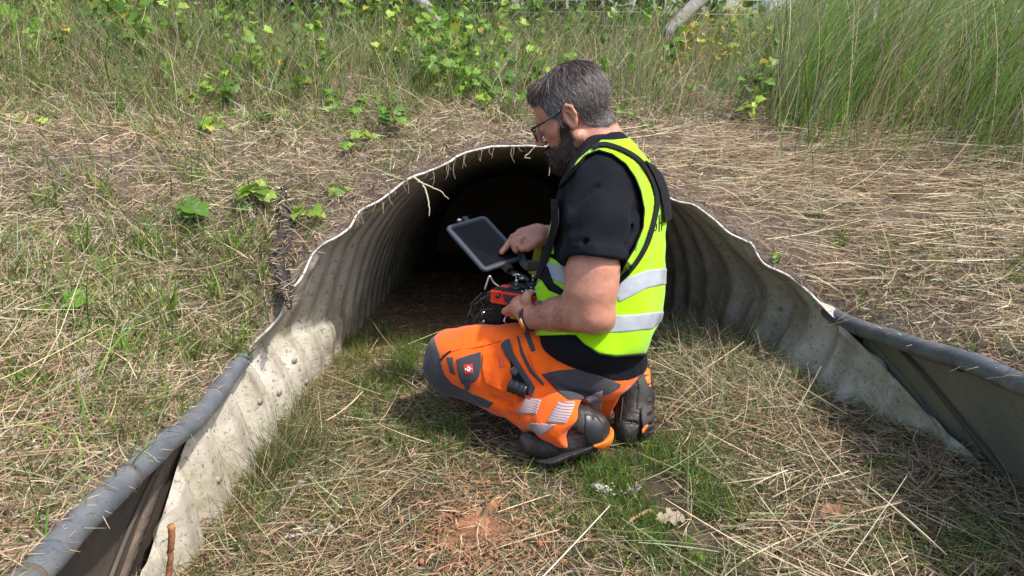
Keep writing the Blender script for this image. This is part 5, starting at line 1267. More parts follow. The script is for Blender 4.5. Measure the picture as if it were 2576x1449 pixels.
    # tufts of broader green blades on the left bank, each a plant of its own below
# ================= leaves
def leaf_template(kind):
    """flat-ish leaf in its own frame: base at origin, tip towards +x, normal +z; returns verts (k,3), tris"""
    if kind == 'lobed':
        ol = [(0, 0), (.02, .10), (-.10, .22), (-.06, .34), (.06, .38), (.08, .50), (.22, .42), (.30, .34), (.34, .46), (.50, .50), (.56, .40), (.68, .34), (.66, .24), (.82, .18), (.86, .08), (1.0, 0)]
    elif kind == 'oval':
        ol = [(0, 0), (.06, .12), (.18, .20), (.24, .27), (.36, .27), (.44, .30), (.56, .26), (.64, .26), (.76, .17), (.86, .12), (1, 0)]
    elif kind == 'oak':
        ol = [(0, 0), (.10, .04), (.18, .16), (.30, .22), (.34, .12), (.44, .14), (.50, .30), (.62, .32), (.66, .18), (.76, .16), (.84, .22), (.94, .14), (1, 0)]
    o = np.array([(x, y) for x, y in ol]); lo = np.array([(x, -y) for x, y in ol[1:-1]])[::-1]
    rim = np.vstack([o, lo]); mid = np.array([(t, 0) for t in np.linspace(.08, .92, 6)])
    z = lambda q: .16 * np.abs(q[:, 1]) * 1.0 - .22 * q[:, 0] ** 2 + .03 * np.sin(q[:, 0] * 19) * np.abs(q[:, 1]) * 3
    V2 = np.vstack([rim, mid]); V = np.column_stack([V2, z(V2)]); T = []
    nr, nm = len(rim), len(mid); top = list(range(len(ol))); bot = [0] + list(range(nr - 1, len(ol) - 2, -1))
    for side, sgn in ((top, 1), (bot, -1)):
        a, b = 0, 0                                            # stitch outline to the midrib
        while a < len(side) - 1:
            xm = rim[side[a + 1], 0]
            while b < nm - 1 and mid[b + 1, 0] < xm:
                t = (side[a], nr + b, nr + b + 1); T.append(t if sgn > 0 else t[::-1]); b += 1
            t = (side[a], nr + b, side[a + 1]); T.append(t if sgn > 0 else t[::-1]); a += 1
    return V, np.array(T)
LT = {k: leaf_template(k) for k in ('lobed', 'oval', 'oak')}
def leaves(name, kind, P, X, Nn, size, cols, material=None, parent=None):
    V, T = LT[kind]; N = len(P)
    X = X / np.linalg.norm(X, axis=1)[:, None]; Y = np.cross(Nn, X); Y /= np.linalg.norm(Y, axis=1)[:, None] + 1e-9; Z = np.cross(X, Y)
    W = P[:, None] + np.asarray(size)[:, None, None] * (V[None, :, 0:1] * X[:, None] + V[None, :, 1:2] * Y[:, None] + V[None, :, 2:3] * Z[:, None])
    TT = (T[None] + (np.arange(N) * len(V))[:, None, None]).reshape(-1, 3)
    return np_mesh(name, W.reshape(-1, 3), np.zeros((0, 4), int), material or M_leaf, parent, True, np.repeat(cols, len(V), 0), T=TT)
LEAFG = np.array([(.16, .31, .03), (.23, .40, .05), (.11, .23, .03), (.31, .44, .07), (.09, .17, .03)])
LEAFY = np.array([(.45, .38, .05), (.50, .30, .04), (.32, .36, .06)])
def ground_bank(u, v):
    """point of the bank seen at photo position (u, v)"""
    U, V_, d = proj(BG); e = (U - u) ** 2 + (V_ - v) ** 2 + np.where(d < .2, 1e9, 0); e = np.where(d > 8, 1e9, e); k = np.unravel_index(np.argmin(e), e.shape); return BG[k].copy()
def ground_floor(u, v):
    U, V_, d = proj(FG); e = (U - u) ** 2 + (V_ - v) ** 2 + np.where(d < .2, 1e9, 0); return FG[np.unravel_index(np.argmin(e), e.shape)].copy()
def leafy_plant(name, label, cat, base, h, nl, size, kind='lobed', pal=LEAFG, lean=(0, 0), seed=0, group=None, spread=1.0):
    r_ = np.random.default_rng(seed); e = empty(name, tuple(base), label, cat, group)
    st, LP, LX, LN = [], [], [], []
    ns = max(1, nl // 7)
    for s in range(ns):
        a = r_.uniform(0, 6.28); top = np.array([math.cos(a) * h * .45 * spread + lean[0] * h, math.sin(a) * h * .30 * spread + lean[1] * h, h * r_.uniform(.65, 1)])
        pts = catmull(np.array([[0, 0, 0], top * .45 + r_.normal(0, .02 * h, 3) + [0, 0, .08 * h], top]), 10) + base
        st.append(tube_path(pts, np.linspace(.0022, .0010, 10), 5, False))
        for k in range(max(3, nl // ns)):
            t = r_.uniform(.25, 1); p = pts[int(t * 9)]; b = r_.uniform(0, 6.28); dr_ = np.array([math.cos(b), math.sin(b), r_.uniform(-.1, .5)]); q = p + dr_ * size * r_.uniform(.3, .8)
            st.append(tube_path(np.array([p, q]), .0007, 4, False))
            LP.append(q); LX.append(dr_ + r_.normal(0, .2, 3) - [0, 0, .25]); LN.append(np.array([0, -.35, 1]) + r_.normal(0, .35, 3))
    v_, q_, t_ = merge(st); np_mesh('stem', v_, q_, mat_once('plant_stem', (.16, .16, .05)), e)
    n = len(LP); leaves('foliage', kind, np.array(LP), np.array(LX), np.array(LN), size * r_.uniform(.6, 1.25, n), pick(pal, n), parent=e)
    return e
_mc = {}
def mat_once(name, c, **k):
    if name not in _mc: _mc[name] = mat(name, c, **k)
    return _mc[name]
if DEV in ('all', 'veg'):
    # undergrowth: many stems, each hung with leaves
    P = SB.sample(26000); u, v, d = proj(P)
    w_ = np.clip(1.0 * blob(u, v, 1180, 120, 270, 170) + .95 * blob(u, v, 350, 40, 480, 120) + .5 * blob(u, v, 1780, 130, 240, 140) + .35 * (v < 110) * (u < 1500) + .38 * blob(u, v, 800, 230, 400, 100) + .4 * blob(u, v, 2450, 100, 260, 200) + .3 * blob(u, v, 1000, 300, 130, 60), 0, 1) * (v < 345) * (d > 1.9)
    P = keep(P, w_ * .42 * np.clip(.4 + 1.4 * vnoise(P[:, 0], P[:, 1], 5, 71), 0, 1)); n = len(P); u, v, d = proj(P)
    hh = rng.uniform(.10, .42, n) * np.clip((345 - v) / 150, .25, 1.2)
    D = np.stack([rng.normal(0, .35, n), rng.normal(-.1, .3, n), np.ones(n)], -1); D /= np.linalg.norm(D, axis=1)[:, None]; Bd = np.stack([rng.normal(0, .08, n), rng.normal(-.03, .06, n), -rng.uniform(0, .08, n)], -1)
    o_ = ribbons('undergrowth_stems', P, D, hh, np.full(n, .003), Bd, pick(OLIVE * .9, n), M_blade, 5, taper=.4); tag(o_, 'thin stems of the undergrowth along the top of the bank', 'undergrowth', kind='stuff')
    m_ = 11; t = rng.uniform(.15, 1.02, (n, m_)); Q = P[:, None] + D[:, None] * (hh[:, None] * t)[..., None] + Bd[:, None] * (t ** 2)[..., None]
    off = rng.normal(0, 1, (n, m_, 3)); off[..., 2] *= .4; sz = (rng.uniform(.7, 1.3, (n, m_)) * (.034 + .034 * blob(u, v, 350, 20, 380, 110))[:, None]); off /= np.linalg.norm(off, axis=2, keepdims=True)
    Q = (Q + off * sz[..., None] * .35).reshape(-1, 3); off = off.reshape(-1, 3); N_ = len(Q); pu, pv = np.repeat(u, m_), np.repeat(v, m_)
    yel = rng.random(N_) < .05 + .65 * np.repeat(rng.random(n) < .9, m_) * blob(pu, pv, 1760, 110, 130, 80); pc = np.repeat(pick(LEAFG * .9, n, .3), m_, 0) * rng.uniform(.8, 1.25, (N_, 1))
    o_ = leaves('leafy_undergrowth', 'lobed', Q, off - [0, 0, .35], np.array([0, -.4, 1]) + rng.normal(0, .4, (N_, 3)), sz.ravel(), np.where(yel[:, None], pick(LEAFY, N_), pc))
    tag(o_, 'tangled leafy undergrowth along the top of the bank', 'undergrowth', kind='stuff')
    n = 2600; P = np.stack([rng.uniform(-3.2, 1.4, n), rng.uniform(3.8, 5.6, n)], -1)
    # dark hedge behind on the left
    n = 34000; hx = rng.uniform(-8.5, 1.6, n); hy = 4.9 + rng.uniform(0, 1.5, n) + .3 * np.sin(hx * 2); hz = 1.0 + rng.beta(1.3, 1.2, n) * (2.6 + .5 * np.sin(hx * 1.7) + .3 * np.sin(hx * 4.1))
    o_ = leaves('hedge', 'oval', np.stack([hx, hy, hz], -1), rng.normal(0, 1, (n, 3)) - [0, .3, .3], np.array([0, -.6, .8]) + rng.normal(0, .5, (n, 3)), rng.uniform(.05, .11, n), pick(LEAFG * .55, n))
    tag(o_, 'dark dense hedge behind the fence at the upper left', 'hedge', kind='stuff')
    n = 15000; hx = rng.uniform(2.6, 9.5, n); hy = 5.6 + rng.uniform(0, 1.4, n) ; hz = 1.1 + rng.beta(1.2, 2.2, n) * np.clip(.35 + (hx - 3.6) * .5, .25, 2.4)
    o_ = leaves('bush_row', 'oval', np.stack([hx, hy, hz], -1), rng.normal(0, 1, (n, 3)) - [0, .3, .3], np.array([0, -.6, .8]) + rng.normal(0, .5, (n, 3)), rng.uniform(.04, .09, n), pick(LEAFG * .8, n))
    tag(o_, 'green bushes behind the tall grass at the upper right', 'bushes', kind='stuff')
    # individual plants
    for i, (u, v, h, nl, sz, kind, pal, label) in enumerate([
        (625, 530, .10, 20, .040, 'lobed', LEAFG[1:4], 'bright green low nettle plant beside the top of the black strip'),
        (752, 560, .06, 7, .040, 'lobed', LEAFG[1:4], 'small green plant just right of the black strip'),
        (430, 560, .07, 3, .085, 'lobed', LEAFG[[4, 2]] * .8, 'large dark ribbed leaf low in the grass of the left bank'),
        (862, 480, .06, 7, .034, 'lobed', LEAFG[1:4], 'lone small bright seedling above the left edge of the pipe'),
        (892, 385, .07, 6, .034, 'lobed', LEAFG[1:4], 'tiny yellow green seedling on bare litter above the pipe'),
        (1000, 330, .16, 20, .038, 'lobed', LEAFG[:3], 'bushy green plant hanging over litter above the pipe crown'),
        (855, 300, .12, 9, .048, 'lobed', LEAFG[1:4], 'green plant with two pale new leaves up the middle of the bank'),
        (1100, 250, .22, 24, .042, 'lobed', LEAFG, 'tall leafy plant between the grass and the man\'s head'),
        (1230, 200, .30, 30, .045, 'lobed', LEAFG[1:4], 'bright leafy plant just left of the man\'s hair'),
        (640, 210, .22, 14, .055, 'lobed', LEAFG[[0, 4]], 'dark green plant with a drooping orange leaf on the left slope'),
        (560, 80, .30, 16, .085, 'lobed', LEAFG[1:3], 'plant with the broadest green leaves at the upper left'),
        (330, 60, .30, 14, .085, 'lobed', LEAFG[1:4], 'pale broad leaved plant near the top left corner'),
        (60, 130, .28, 14, .080, 'lobed', LEAFG[:3], 'broad leaved plant at the left border of the photo'),
        (900, 130, .32, 22, .062, 'lobed', LEAFG[:3], 'large lobed leaf plant climbing at the top centre left'),
        (1820, 200, .34, 18, .055, 'oak', LEAFY, 'yellow leaved oak sapling to the right of the man'),
        (1740, 170, .26, 12, .055, 'oak', LEAFY[:2], 'golden oak twig under the leaning pale pole'),
        (1880, 300, .24, 26, .035, 'lobed', LEAFG[[0, 2, 4]], 'dark green bramble at the foot of the tall grass'),
        (135, 770, .05, 3, .055, 'lobed', LEAFG[1:3], 'round bright leaf low on the left bank'),
        (20, 800, .06, 3, .060, 'lobed', LEAFG[1:3], 'bright leaf at the left border beside the hay'),
        (1720, 760, .03, 1, .03, 'oval', LEAFG, None), (1960, 660, .05, 8, .022, 'oval', LEAFG[:2], 'small green sprig on soil above the right lip'),
        (1705, 1180, .0, 0, 0, None, None, None), (1740, 1395, .03, 6, .026, 'oval', LEAFG[1:4], 'small clover like sprig in the foreground grass')]):
        if label is None: continue
        b = ground_bank(u, v) if v < 1100 else ground_floor(u, v)
        leafy_plant('leafy_plant' if kind != 'oak' else 'oak_sapling', label, 'plant', b, h, nl, sz, kind, pal, seed=100 + i)
    # tufts of broad green grass on the left bank
    def tuft(u, v, h, n, label, base=None, pal=GREEN[[1, 2, 0, 4]], wdt=.006, lean=0.):
        b = ground_bank(u, v) if base is None else base
        D = np.stack([rng.normal(lean, .30, n), rng.normal(-.05, .25, n), np.ones(n)], -1); D /= np.linalg.norm(D, axis=1)[:, None]
        L = h * rng.uniform(.5, 1.1, n); P = b + np.column_stack([rng.uniform(-1, 1, n) * (.018 + .10 * h), rng.uniform(-1, 1, n) * (.014 + .06 * h), np.zeros(n) - .01])
        o_ = ribbons('grass_tuft', P, D, L, wdt * rng.uniform(.6, 1.2, n), np.stack([rng.normal(0, .3, n), rng.normal(-.05, .2, n), -rng.uniform(0, .4, n)], -1) * (L * .6)[:, None], pick(pal, n), M_blade, 6, taper=.95)
        o_['label'] = label; o_['category'] = 'grass tuft'; o_['group'] = 'grass tufts standing out of the hay'; return o_
    for a in [(620, 900, .15, 24, 'tall green tuft close above the end of the left tube'), (200, 640, .14, 28, 'dense green tuft beside long crossing stalks at the left'), (420, 800, .16, 30, 'largest green tuft in the centre of the left bank'), (530, 760, .14, 22, 'green tuft right of the largest tuft'),
              (150, 900, .12, 20, 'yellowish green tuft in the brown hay at the left'), (500, 560, .12, 20, 'leafy tuft right of the dark ribbed leaf'), (560, 640, .13, 26, 'fresh green grass tuft in the middle of the left bank'), (380, 650, .14, 26, 'wide bladed tuft left of the dark ribbed leaf'), (270, 700, .13, 22, 'green tuft over crossing straw on the left bank'),
              (470, 900, .12, 22, 'green tuft just above the bare patch by the left tube'), (650, 700, .09, 16, 'short tuft left of the black strip'), (300, 900, .12, 18, 'slanting green tuft in the lower left hay'),
              (130, 520, .10, 18, 'young green tuft below the bare soil strip'), (280, 500, .11, 16, 'bright upright tuft under the left soil strip'), (60, 990, .13, 16, 'long leaved tuft near the left border'),
              (470, 470, .17, 8, 'thin tall grass stalks standing over the left bank'), (2110, 620, .08, 26, 'small green tuft on the right bank slope'), (2330, 900, .02, 2, None), (2540, 700, .10, 16, 'green tuft by the right border of the photo'), (2060, 560, .07, 14, 'sparse green tuft above the right pipe lip')]:
        if a[4]: tuft(*a)
    gb = ground_floor(960, 840); tuft(0, 0, .14, 30, 'green tuft growing from the ditch floor left of the man', gb, wdt=.004)
    gb = ground_floor(2180, 1180); tuft(0, 0, .10, 24, 'dark green sprawling tuft on the lower right ditch floor', gb, GREEN[[0, 3]], .004, .8)
    gb = ground_floor(1420, 1400); tuft(0, 0, .06, 30, 'pale upright stubble tuft in the foreground centre', gb, GREYG * 1.1, .003, .1)
# ---------------------------------------------------------------- the remaining single things
def stick(name, pts, r, material, label, cat, wob=.003):
    P = catmull(np.array(pts), 24); P += rng.normal(0, wob * .3, P.shape); rr = np.asarray(r) * (1 + .18 * np.sin(np.arange(24) * 1.3)) if np.ndim(r) == 0 else np.interp(np.linspace(0, 1, 24), np.linspace(0, 1, len(r)), r)
    v, q, t = tube_path(P, rr, 8); o = np_mesh(name, v, q, material, T=t); return tag(o, label, cat)
def seed_head(label, base, tip, n=90, sz=.009, colr=(.42, .33, .30), bend=(0, 0, 0), wid=.012, stalk=None):
    base, tip = np.array(base), np.array(tip); e = empty('grass_seed_head', tuple(base), label, 'seed head', 'seed heads lying on the hay')
    S = catmull(np.array([stalk if stalk is not None else base - (tip - base) * .8, base, (base + tip) / 2 + bend, tip]), 24)
    v, q, t = tube_path(S, .0009, 5); np_mesh('stalk', v, q, mat_once('straw_stalk', (.42, .34, .22)), e, T=t)
    k = np.concatenate([np.arange(8, 24), rng.integers(8, 24, n - 16)]); P = S[k] + rng.normal(0, wid * .5, (n, 3)) * ((24 - k) / 16 * .8 + .3)[:, None]; ax = (tip - base) / np.linalg.norm(tip - base)
    D = ax + rng.normal(0, .45, (n, 3)); D /= np.linalg.norm(D, axis=1)[:, None]
    ribbons('spikelets', P, D, rng.uniform(.6, 1.3, n) * sz, rng.uniform(.0022, .0038, n), D * 0, np.array(colr) * rng.uniform(.7, 1.35, (n, 1)), M_straw, 3, parent=e, taper=.9)
    return e
if DEV in ('all', 'veg'):
    # black fabric strip running down the left bank to the lip
    cs = [(722, 478, 4), (722, 520, 15), (718, 570, 17), (717, 625, 18), (712, 665, 20), (712, 705, 24), (722, 740, 17), (728, 776, 3)]
    ctr = np.array([ground_bank(u, v) + [0, -.012, .030] if v < 700 else np.append(on_bevel(u, v)[:2], 0) for u, v, w_ in cs])
    for i in range(len(cs)):
        if cs[i][1] >= 700: ctr[i] = at(cs[i][0], cs[i][1], proj(ctr[4])[2] - .05 * (i - 4))
    cw = np.array([w_ for _, _, w_ in cs]) * proj(ctr)[2] / FPX
    cc_ = catmull(np.column_stack([ctr, cw]), 50); P = cc_[:, :3]; W_ = cc_[:, 3]
    W_ = W_ * (1 + .10 * np.sin(np.arange(50) * 1.9) + .06 * rng.normal(size=50)); rows = []
    for f in np.linspace(-1, 1, 9): rows.append(P + np.outer(W_ * f, [1, 0, 0]) + np.column_stack([np.zeros(50), np.zeros(50), .006 * np.cos(f * 5 + np.arange(50) * .2) - .004 * f * f]))
    top_ = np.array(rows); bot_ = top_ - [0, 0, .003]
    V = np.concatenate([top_.reshape(-1, 3), bot_.reshape(-1, 3)]); Q = grid_quads(9, 50)
    M_fab = mat('black_membrane', (.012, .014, .018), .8, spec=.3, noise=(35, .16), c2=(.05, .045, .04), bump=(90, .6, .003))
    o = tag(np_mesh('membrane_strip', V, np.vstack([Q, Q[:, ::-1] + 450]), M_fab), 'torn black membrane strip hanging down the left bank to the pipe lip', 'membrane strip')
    n = 260; k = rng.integers(0, 50, n); Pq = P[k] + np.outer(rng.uniform(-1, 1, n), [1, 0, 0]) * W_[k][:, None] + [0, -.004, .006]
    o2 = ribbons('strip_litter', Pq, horiz(n, .3), rng.uniform(.008, .045, n), rng.uniform(.0012, .0026, n), rng.normal(0, .006, (n, 3)), pick(STRAW[2:], n), M_straw, 3)
    tag(o2, 'chaff caught on the black membrane strip', 'chaff', kind='stuff')
    # fence along the top
    M_post = mat('weathered_post', (.42, .40, .37), .85, noise=(18, .2), c2=(.22, .20, .18), bump=(60, .6, .006)); M_wire = mat('fence_wire', (.30, .30, .29), .5, .5)
    fe = empty('wire_fence', tuple(at(1500, 60, 4.3)), 'wire mesh fence with pale wooden posts along the top of the bank', 'fence')
    def post(pts, r): v, q, t = tube_path(catmull(np.array(pts), 12), r * (1 + .05 * np.sin(np.arange(12) * 1.7)), 14); np_mesh('post', v, q, M_post, fe, T=t)
    b = ground_bank(2160, 190); dpt = proj(b)[2]; post([at(2158, 230, dpt + .1), at(2178, 100, dpt + .1), at(2205, -90, dpt + .1)], .036)
    dd = 4.3; post([at(1675, 90, dd), at(1715, 45, dd), at(1790, -30, dd)], .040)
    post([at(1130, 110, dd), at(1085, 30, dd), at(1030, -20, dd)], .034)
    wires = []
    for k, vv in enumerate((-30, 2, 34, 66, 96)):
        P_ = [at(u, vv + 5 * math.sin(u * .006 + k), 4.5 + .0002 * abs(u - 1500)) for u in np.linspace(700, 2250, 18)]; wires.append(tube_path(catmull(np.array(P_), 60), .0020, 5, False))
    for u in range(720, 2240, 62): wires.append(tube_path(np.array([at(u + rng.uniform(-4, 4), -60, 4.5), at(u + rng.uniform(-8, 8), 30, 4.5), at(u, 110, 4.5)]), .0013, 5, False))
    v, q, t = merge(wires); np_mesh('wire_mesh', v, q, M_wire, fe)
    # far buildings glimpsed at the upper right
    M_bw = mat('far_white_wall', (.75, .76, .78), .6); M_broof = mat('far_roof', (.20, .23, .28), .6); M_bglass = mat('far_glass', (.10, .16, .24), .2)
    for (u, w_, h_, lab) in ((2165, 5.2, 1.7, 'long low white building far off behind the wooden post'), (2390, 4.2, 1.4, 'low white building with blue glazing in the far upper right'), (2540, 3.0, 1.8, 'farthest right pale building beyond the bushes')):
        b = at(u, 26, 38); gz = 3.0; e = empty('far_building', (b[0], b[1], b[2]), lab, 'building')
        add_box('wall', b + [0, 0, h_ / 2 - .9], np.eye(3), (w_, 1.5, h_ / 2 + .9), M_bw, e, .02)
        add_box('roof', b + [0, 0, h_ + .10], np.eye(3), (w_ + .2, 1.7, .12), M_broof, e, .02)
        for k in range(5): add_box('window', b + [(-.8 + .4 * k) * w_, -1.52, h_ * .5], np.eye(3), (w_ * .13, .03, h_ * .22), M_bglass, e, 0)
    # roots hanging from the lip
    M_root = mat('root', (.30, .23, .15), .8); M_rootl = mat('pale_root', (.50, .45, .30), .8)
    dL = proj(on_bevel(1075, 432))[2] - .02
    stick('hanging_root', [at(1040, 445, dL), at(1062, 462, dL), at(1074, 490, dL), at(1080, 520, dL), at(1079, 545, dL)], [.0035, .003, .0026, .0012], M_rootl, 'pale root hanging from the left part of the pipe lip', 'root')
    stick('hanging_root', [at(1050, 455, dL), at(1085, 470, dL), at(1108, 480, dL), at(1122, 494, dL), at(1130, 500, dL)], [.003, .0026, .0018, .0012], M_rootl, 'root with a small green tuft reaching sideways under the lip', 'root')
    dR = proj(on_bevel(1380, 372))[2] - .02
    stick('hanging_root', [at(1386, 372, dR), at(1384, 390, dR), at(1388, 405, dR), at(1382, 425, dR), at(1381, 442, dR)], [.002, .0018, .0016, .0022], M_root, 'thin curled root dangling in front of the beard', 'root')
    stick('hanging_root', [at(1205, 377, dR), at(1204, 392, dR), at(1208, 405, dR)], [.0022, .0016, .0012], M_root, 'short root hanging from the crown of the pipe', 'root')
    stick('hanging_root', [at(1345, 368, dR), at(1330, 385, dR), at(1320, 395, dR), at(1335, 398, dR)], [.0018, .0016, .0012], M_rootl, 'hooked pale rootlet left of the man\'s mouth', 'root')
    v, q, t = merge([tube_path(catmull(np.array([at(u, v_, proj(on_bevel(u, v_))[2] - .012), at(u + rng.uniform(-5, 5), v_ + l_ * .5, proj(on_bevel(u, v_))[2] - .012), at(u + rng.uniform(-9, 9), v_ + l_, proj(on_bevel(u, v_))[2] - .012)]), 6), [.0012, .0012, .0011, .0009, .0008, .0005], 5, False)
                     for u, v_, l_ in [(a + rng.uniform(-18, 18), b_, rng.uniform(12, 42)) for (a, b_) in LIPPX[9:18] for _ in range(3)]])
    tag(np_mesh('rootlets', v, q, M_root), 'fine rootlets fringing the top lip of the pipe', 'rootlets', kind='stuff')
    # lump of orange brown clay and wood in the foreground
    def lump(name, c, r, material, label, cat, seed=1, amp=.3):
        g = np.random.default_rng(seed); w = [(g.normal(0, 1, 3), g.uniform(0, 6)) for _ in range(9)]
        def f(P):
            q = (P - np.asarray(c, np.float32)) / np.asarray(r, np.float32); k = np.sqrt((q * q).sum(1))
            s = sum(np.sin(q @ (a * (2 + i)).astype(np.float32) + ph) / (1.5 + i) for i, (a, ph) in enumerate(w))
            return (k - 1 - amp * s * .5) * min(r)
        return sdf_mesh(name, f, np.array(c) - np.array(r) * 1.9, np.array(c) + np.array(r) * 1.9, .0035, material)
    g0 = ground_floor(1195, 1350)
    M_clay = mat('orange_clay', (.42, .20, .10), .9, noise=(22, .16), c2=(.12, .055, .03), bump=(35, 1, .02), bumps=[(120, .6, .004)])
    tag(lump('clay_lump', g0 + [0, 0, .002], (.070, .085, .020), M_clay, '', '', 3, .5), 'orange brown lump of crumbling clay and rotten wood in the foreground', 'clay lump')
    n = 420; cp = g0[:2] + rng.normal(0, 1, (n, 2)) * [.075, .085]; V_, T_ = [], []; oc = np.array([(1, 0, 0), (-1, 0, 0), (0, 1, 0), (0, -1, 0), (0, 0, 1), (0, 0, -1)], float); ot = np.array([(0, 2, 4), (2, 1, 4), (1, 3, 4), (3, 0, 4), (2, 0, 5), (1, 2, 5), (3, 1, 5), (0, 3, 5)])
    for k in range(n):
        r3 = rng.uniform(.002, .011) * rng.uniform(.5, 1.3, 3); V_.append(oc * r3 * rng.uniform(.7, 1.3, (6, 1)) + [cp[k, 0], cp[k, 1], float(floor_z(cp[k, 0], cp[k, 1])) + r3[2] * .7 + rng.uniform(0, .012)]); T_.append(ot + 6 * k)
    tag(np_mesh('clay_crumbs', np.vstack(V_), np.zeros((0, 4), int), M_clay, smooth=False, T=np.vstack(T_)), 'orange brown crumbs scattered round the clay lump', 'crumbs', kind='stuff')
    n = 700; xy = g0[:2] + rng.normal(0, 1, (n, 2)) * [.08, .10]; P = np.column_stack([xy, floor_z(xy[:, 0], xy[:, 1]) + rng.uniform(.008, .035, n)])
    tag(ribbons('rusty_hay', P, horiz(n, .3), rng.uniform(.01, .05, n), rng.uniform(.0014, .0032, n), rng.normal(0, .012, (n, 3)), pick(np.array([(.50, .28, .15), (.60, .42, .27), (.36, .18, .09)]), n), M_straw, 3), 'rusty brown hay tangled over the clay lump', 'hay', kind='stuff')
    g1 = ground_floor(1250, 1290); M_wood = mat('rotten_wood', (.10, .05, .03), .8, noise=(40, .2), c2=(.30, .16, .06), bump=(60, 1, .01))
    stick('rotten_wood_piece', [g1 + [-.03, -.05, .012], g1 + [0, 0, .022], g1 + [.012, .05, .012]], [.010, .014, .008], M_wood, 'dark piece of rotten wood on top of the clay lump', 'wood')
    M_stick = mat('reddish_stick', (.42, .18, .07), .75, noise=(30, .2), c2=(.20, .08, .04), bump=(60, .7, .006))
    b = at(428, 1470, 1.30); stick('broken_stake', [at(424, 1500, 1.22), at(428, 1400, 1.20), at(431, 1322, 1.18)], [.0052, .0048, .0058], M_stick, 'reddish broken stick standing at the foot of the left sheet', 'stick')
    g2 = ground_floor(1600, 1322); stick('twig', [ground_floor(1565, 1338) + [0, 0, .012], g2 + [0, 0, .016], ground_floor(1642, 1296) + [0, 0, .02]], [.003, .0036, .0045], mat_once('tan_twig', (.52, .33, .17)), 'tan twig with a pale broken end lying by the green grass', 'twig')
    def dead_leaf(label, p, size, c, X=(1, .2, .1), N_=(0, -.4, 1), kind='oak'):
        o = leaves('dead_leaf', kind, np.array([p]), np.array([X], float), np.array([N_], float), np.array([size]), np.array([c])); o.name = 'dead_leaf'; tag(o, label, 'dead leaf', 'dead leaves on the hay')
    dead_leaf('curled pale brown leaf beside the tan twig', ground_floor(1650, 1325) + [0, 0, .02], .075, (.46, .36, .26))
    dead_leaf('reddish brown leaf on hay in the lower right', ground_floor(2070, 1315) + [0, 0, .02], .075, (.34, .15, .08), kind='oval')
    dead_leaf('orange brown leaf left of the trousers on grass', ground_floor(1000, 1018) + [0, 0, .02], .05, (.55, .30, .16))
    dead_leaf('small tan leaf on the dark pipe floor', ground_floor(965, 775) + [0, 0, .015], .06, (.30, .17, .09), kind='oval')
    dead_leaf('orange leaf hanging in the grass of the left slope', ground_bank(675, 160) + [0, 0, .10], .075, (.70, .30, .08), (.2, 0, -1), (0, -1, .2))
    dead_leaf('brown curled leaf at the top of the left slope', ground_bank(945, 60) + [0, 0, .16], .06, (.36, .20, .12), (.2, 0, -1), (0, -1, .2))
    # seed heads
    gA = ground_floor(735, 1262); seed_head('pinkish feathery seed head standing at the lower left of the ditch', gA + [0, 0, .03], at(772, 1195, proj(gA)[2] - .03), stalk=ground_floor(660, 1400) + [0, 0, .01], colr=(.58, .46, .42))
    gA = ground_floor(830, 1345); seed_head('pale seed head lying flat near the bottom edge', gA + [0, 0, .015], ground_floor(735, 1372) + [0, 0, .02], colr=(.60, .55, .48))
    gA = ground_floor(1575, 1265); seed_head('pale seed head upright in the green grass patch', gA + [0, 0, .02], at(1608, 1222, proj(gA)[2] - .02), 110, colr=(.62, .54, .50))
    gA = ground_floor(1540, 1255); seed_head('white branching seed head left of the green patch', gA + [0, 0, .02], at(1500, 1222, proj(gA)[2]), 110, colr=(.62, .58, .52), wid=.02)
    gA = ground_floor(980, 958); seed_head('pink seed head in the grass left of the knee pad', gA + [0, 0, .02], ground_floor(945, 925) + [0, 0, .03], 110, colr=(.60, .42, .38))
    gA = ground_bank(690, 500); seed_head('pale bundle of seed heads above the black strip', gA + [.02, 0, .03], gA + [-.12, .02, .05], 150, colr=(.66, .60, .46), wid=.03)
    gA = ground_bank(650, 560); seed_head('bleached seed head left of the black strip', gA + [0, 0, .02], gA + [-.03, .02, .07], 110, colr=(.62, .56, .46))
    gA = ground_bank(230, 1010); seed_head('pinkish seed head low on the left bank', gA + [0, 0, .02], gA + [-.01, .01, .06], 80, colr=(.60, .46, .42), wid=.018)
    for k, (u, v_) in enumerate([(2380, 60), (2400, 180), (2330, 250), (2520, 110)]):
        dk = 3.0; seed_head(['feathery tan seed head rising from the tall grass', 'drooping seed head low in the tall grass', 'arched seed head in the middle of the tall grass', 'seed head near the right border in the tall grass'][k], at(u, v_ + 25, dk), at(u + [18, -40, -60, 20][k], v_ - 20, dk), 90, .010, (.50, .42, .28), wid=.024, stalk=at(u - 5, v_ + 160, dk))
    # weeds growing in front of the left sheet foot, and hay heaped along the right wall
    n = 1300; yy = np.where(rng.random(n) < .6, rng.normal(1.72, .10, n), rng.uniform(1.15, 2.1, n)); xx = -.66 + np.abs(rng.normal(0, .07, n)); P = np.stack([xx, yy, floor_z(xx, yy)], -1)
    D = np.stack([rng.normal(.1, .45, n), rng.normal(0, .5, n), np.ones(n) * .8], -1); D /= np.linalg.norm(D, axis=1)[:, None]
    o_ = ribbons('wall_foot_weeds', P, D, rng.uniform(.03, .14, n), rng.uniform(.0012, .0026, n), rng.normal(0, .035, (n, 3)), mixcol(n, (OLIVE * .8, 1), (GREYG * .7, 1), (GREEN[3:4], .9), (STRAW, .5)), M_blade, 4)
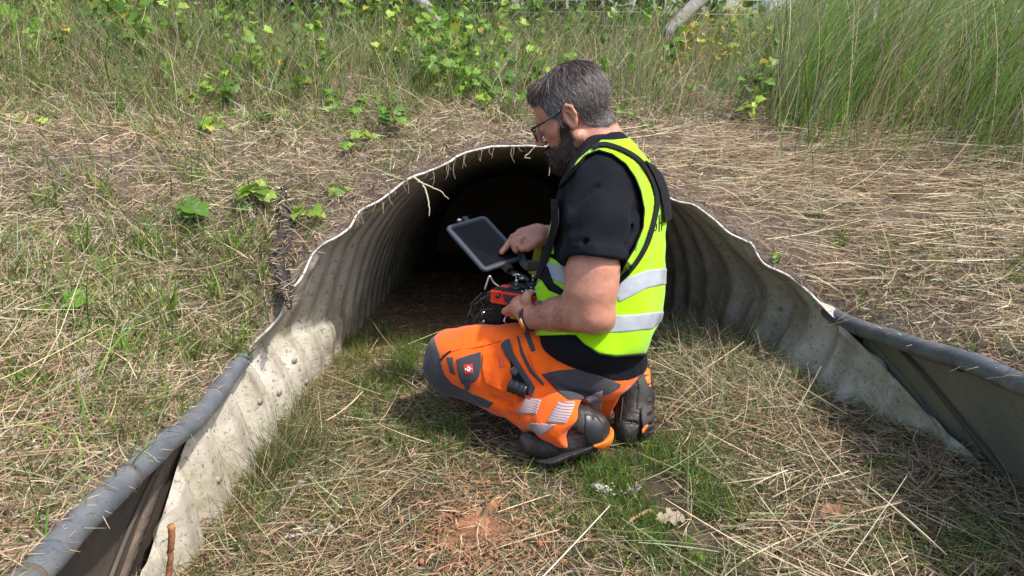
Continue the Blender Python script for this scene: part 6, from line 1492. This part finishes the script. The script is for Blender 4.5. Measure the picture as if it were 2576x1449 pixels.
    tag(o_, 'dark green weeds tangled at the foot of the left sheet', 'weeds', kind='stuff')
    n = 3000; y = rng.uniform(1.9, 3.2, n); x = rng.uniform(.55, .93, n); P = np.stack([x, y, floor_z(x, y)], -1)
    D = np.stack([rng.normal(0, .6, n), rng.normal(0, .6, n), np.abs(rng.normal(.55, .35, n))], -1); D /= np.linalg.norm(D, axis=1)[:, None]
    o_ = ribbons('heaped_hay', P, D, rng.uniform(.04, .17, n), rng.uniform(.0012, .0026, n), rng.normal(0, .03, (n, 3)) - [0, 0, .02], mixcol(n, (GREYG * 1.1, 1.2), (STRAW, 1), (GREEN, .25)), M_straw, 4)
    tag(o_, 'greenish hay heaped against the foot of the right pipe wall', 'hay', kind='stuff')
    # raised mark cast into the right sheet
    cu = bpy.data.curves.new('mark_text', 'FONT'); cu.body = 'R9'; cu.size = .05; cu.extrude = .0012; cu.bevel_depth = .0008
    to = bpy.data.objects.new('tmp_text', cu); col.objects.link(to); bpy.context.view_layer.update()
    me = bpy.data.meshes.new_from_object(to); bpy.data.objects.remove(to)
    u0, v0 = 2100, 925; uu, vv, dd = proj(PG.reshape(-1, 3)); k = int(np.argmin((uu - u0) ** 2 + (vv - v0) ** 2 + np.where(dd < 0, 1e9, 0))); p = PG.reshape(-1, 3)[k]
    i_, j_ = divmod(k, nD); t1 = PG[i_ + 3, j_] - PG[i_ - 3, j_]; t2 = PG[i_, j_ + 4] - PG[i_, j_ - 4]; nn_ = np.cross(t1, t2); nn_ /= np.linalg.norm(nn_)
    if nn_ @ (np.array([0, 0, CAMH]) - p) < 0: nn_ = -nn_
    xa = np.array([0, .35, -1.]); xa -= nn_ * (xa @ nn_); xa /= np.linalg.norm(xa); ya = np.cross(nn_, xa)
    M_ = Matrix(np.array([xa, ya, nn_]).T.tolist()).to_4x4(); M_.translation = Vector(p + nn_ * .0015 - xa * .03); me.transform(M_)
    me.name = 'cast_mark'; link_mesh('cast_mark', me, mat_once('mark_cream', (.40, .37, .31)), culvert)
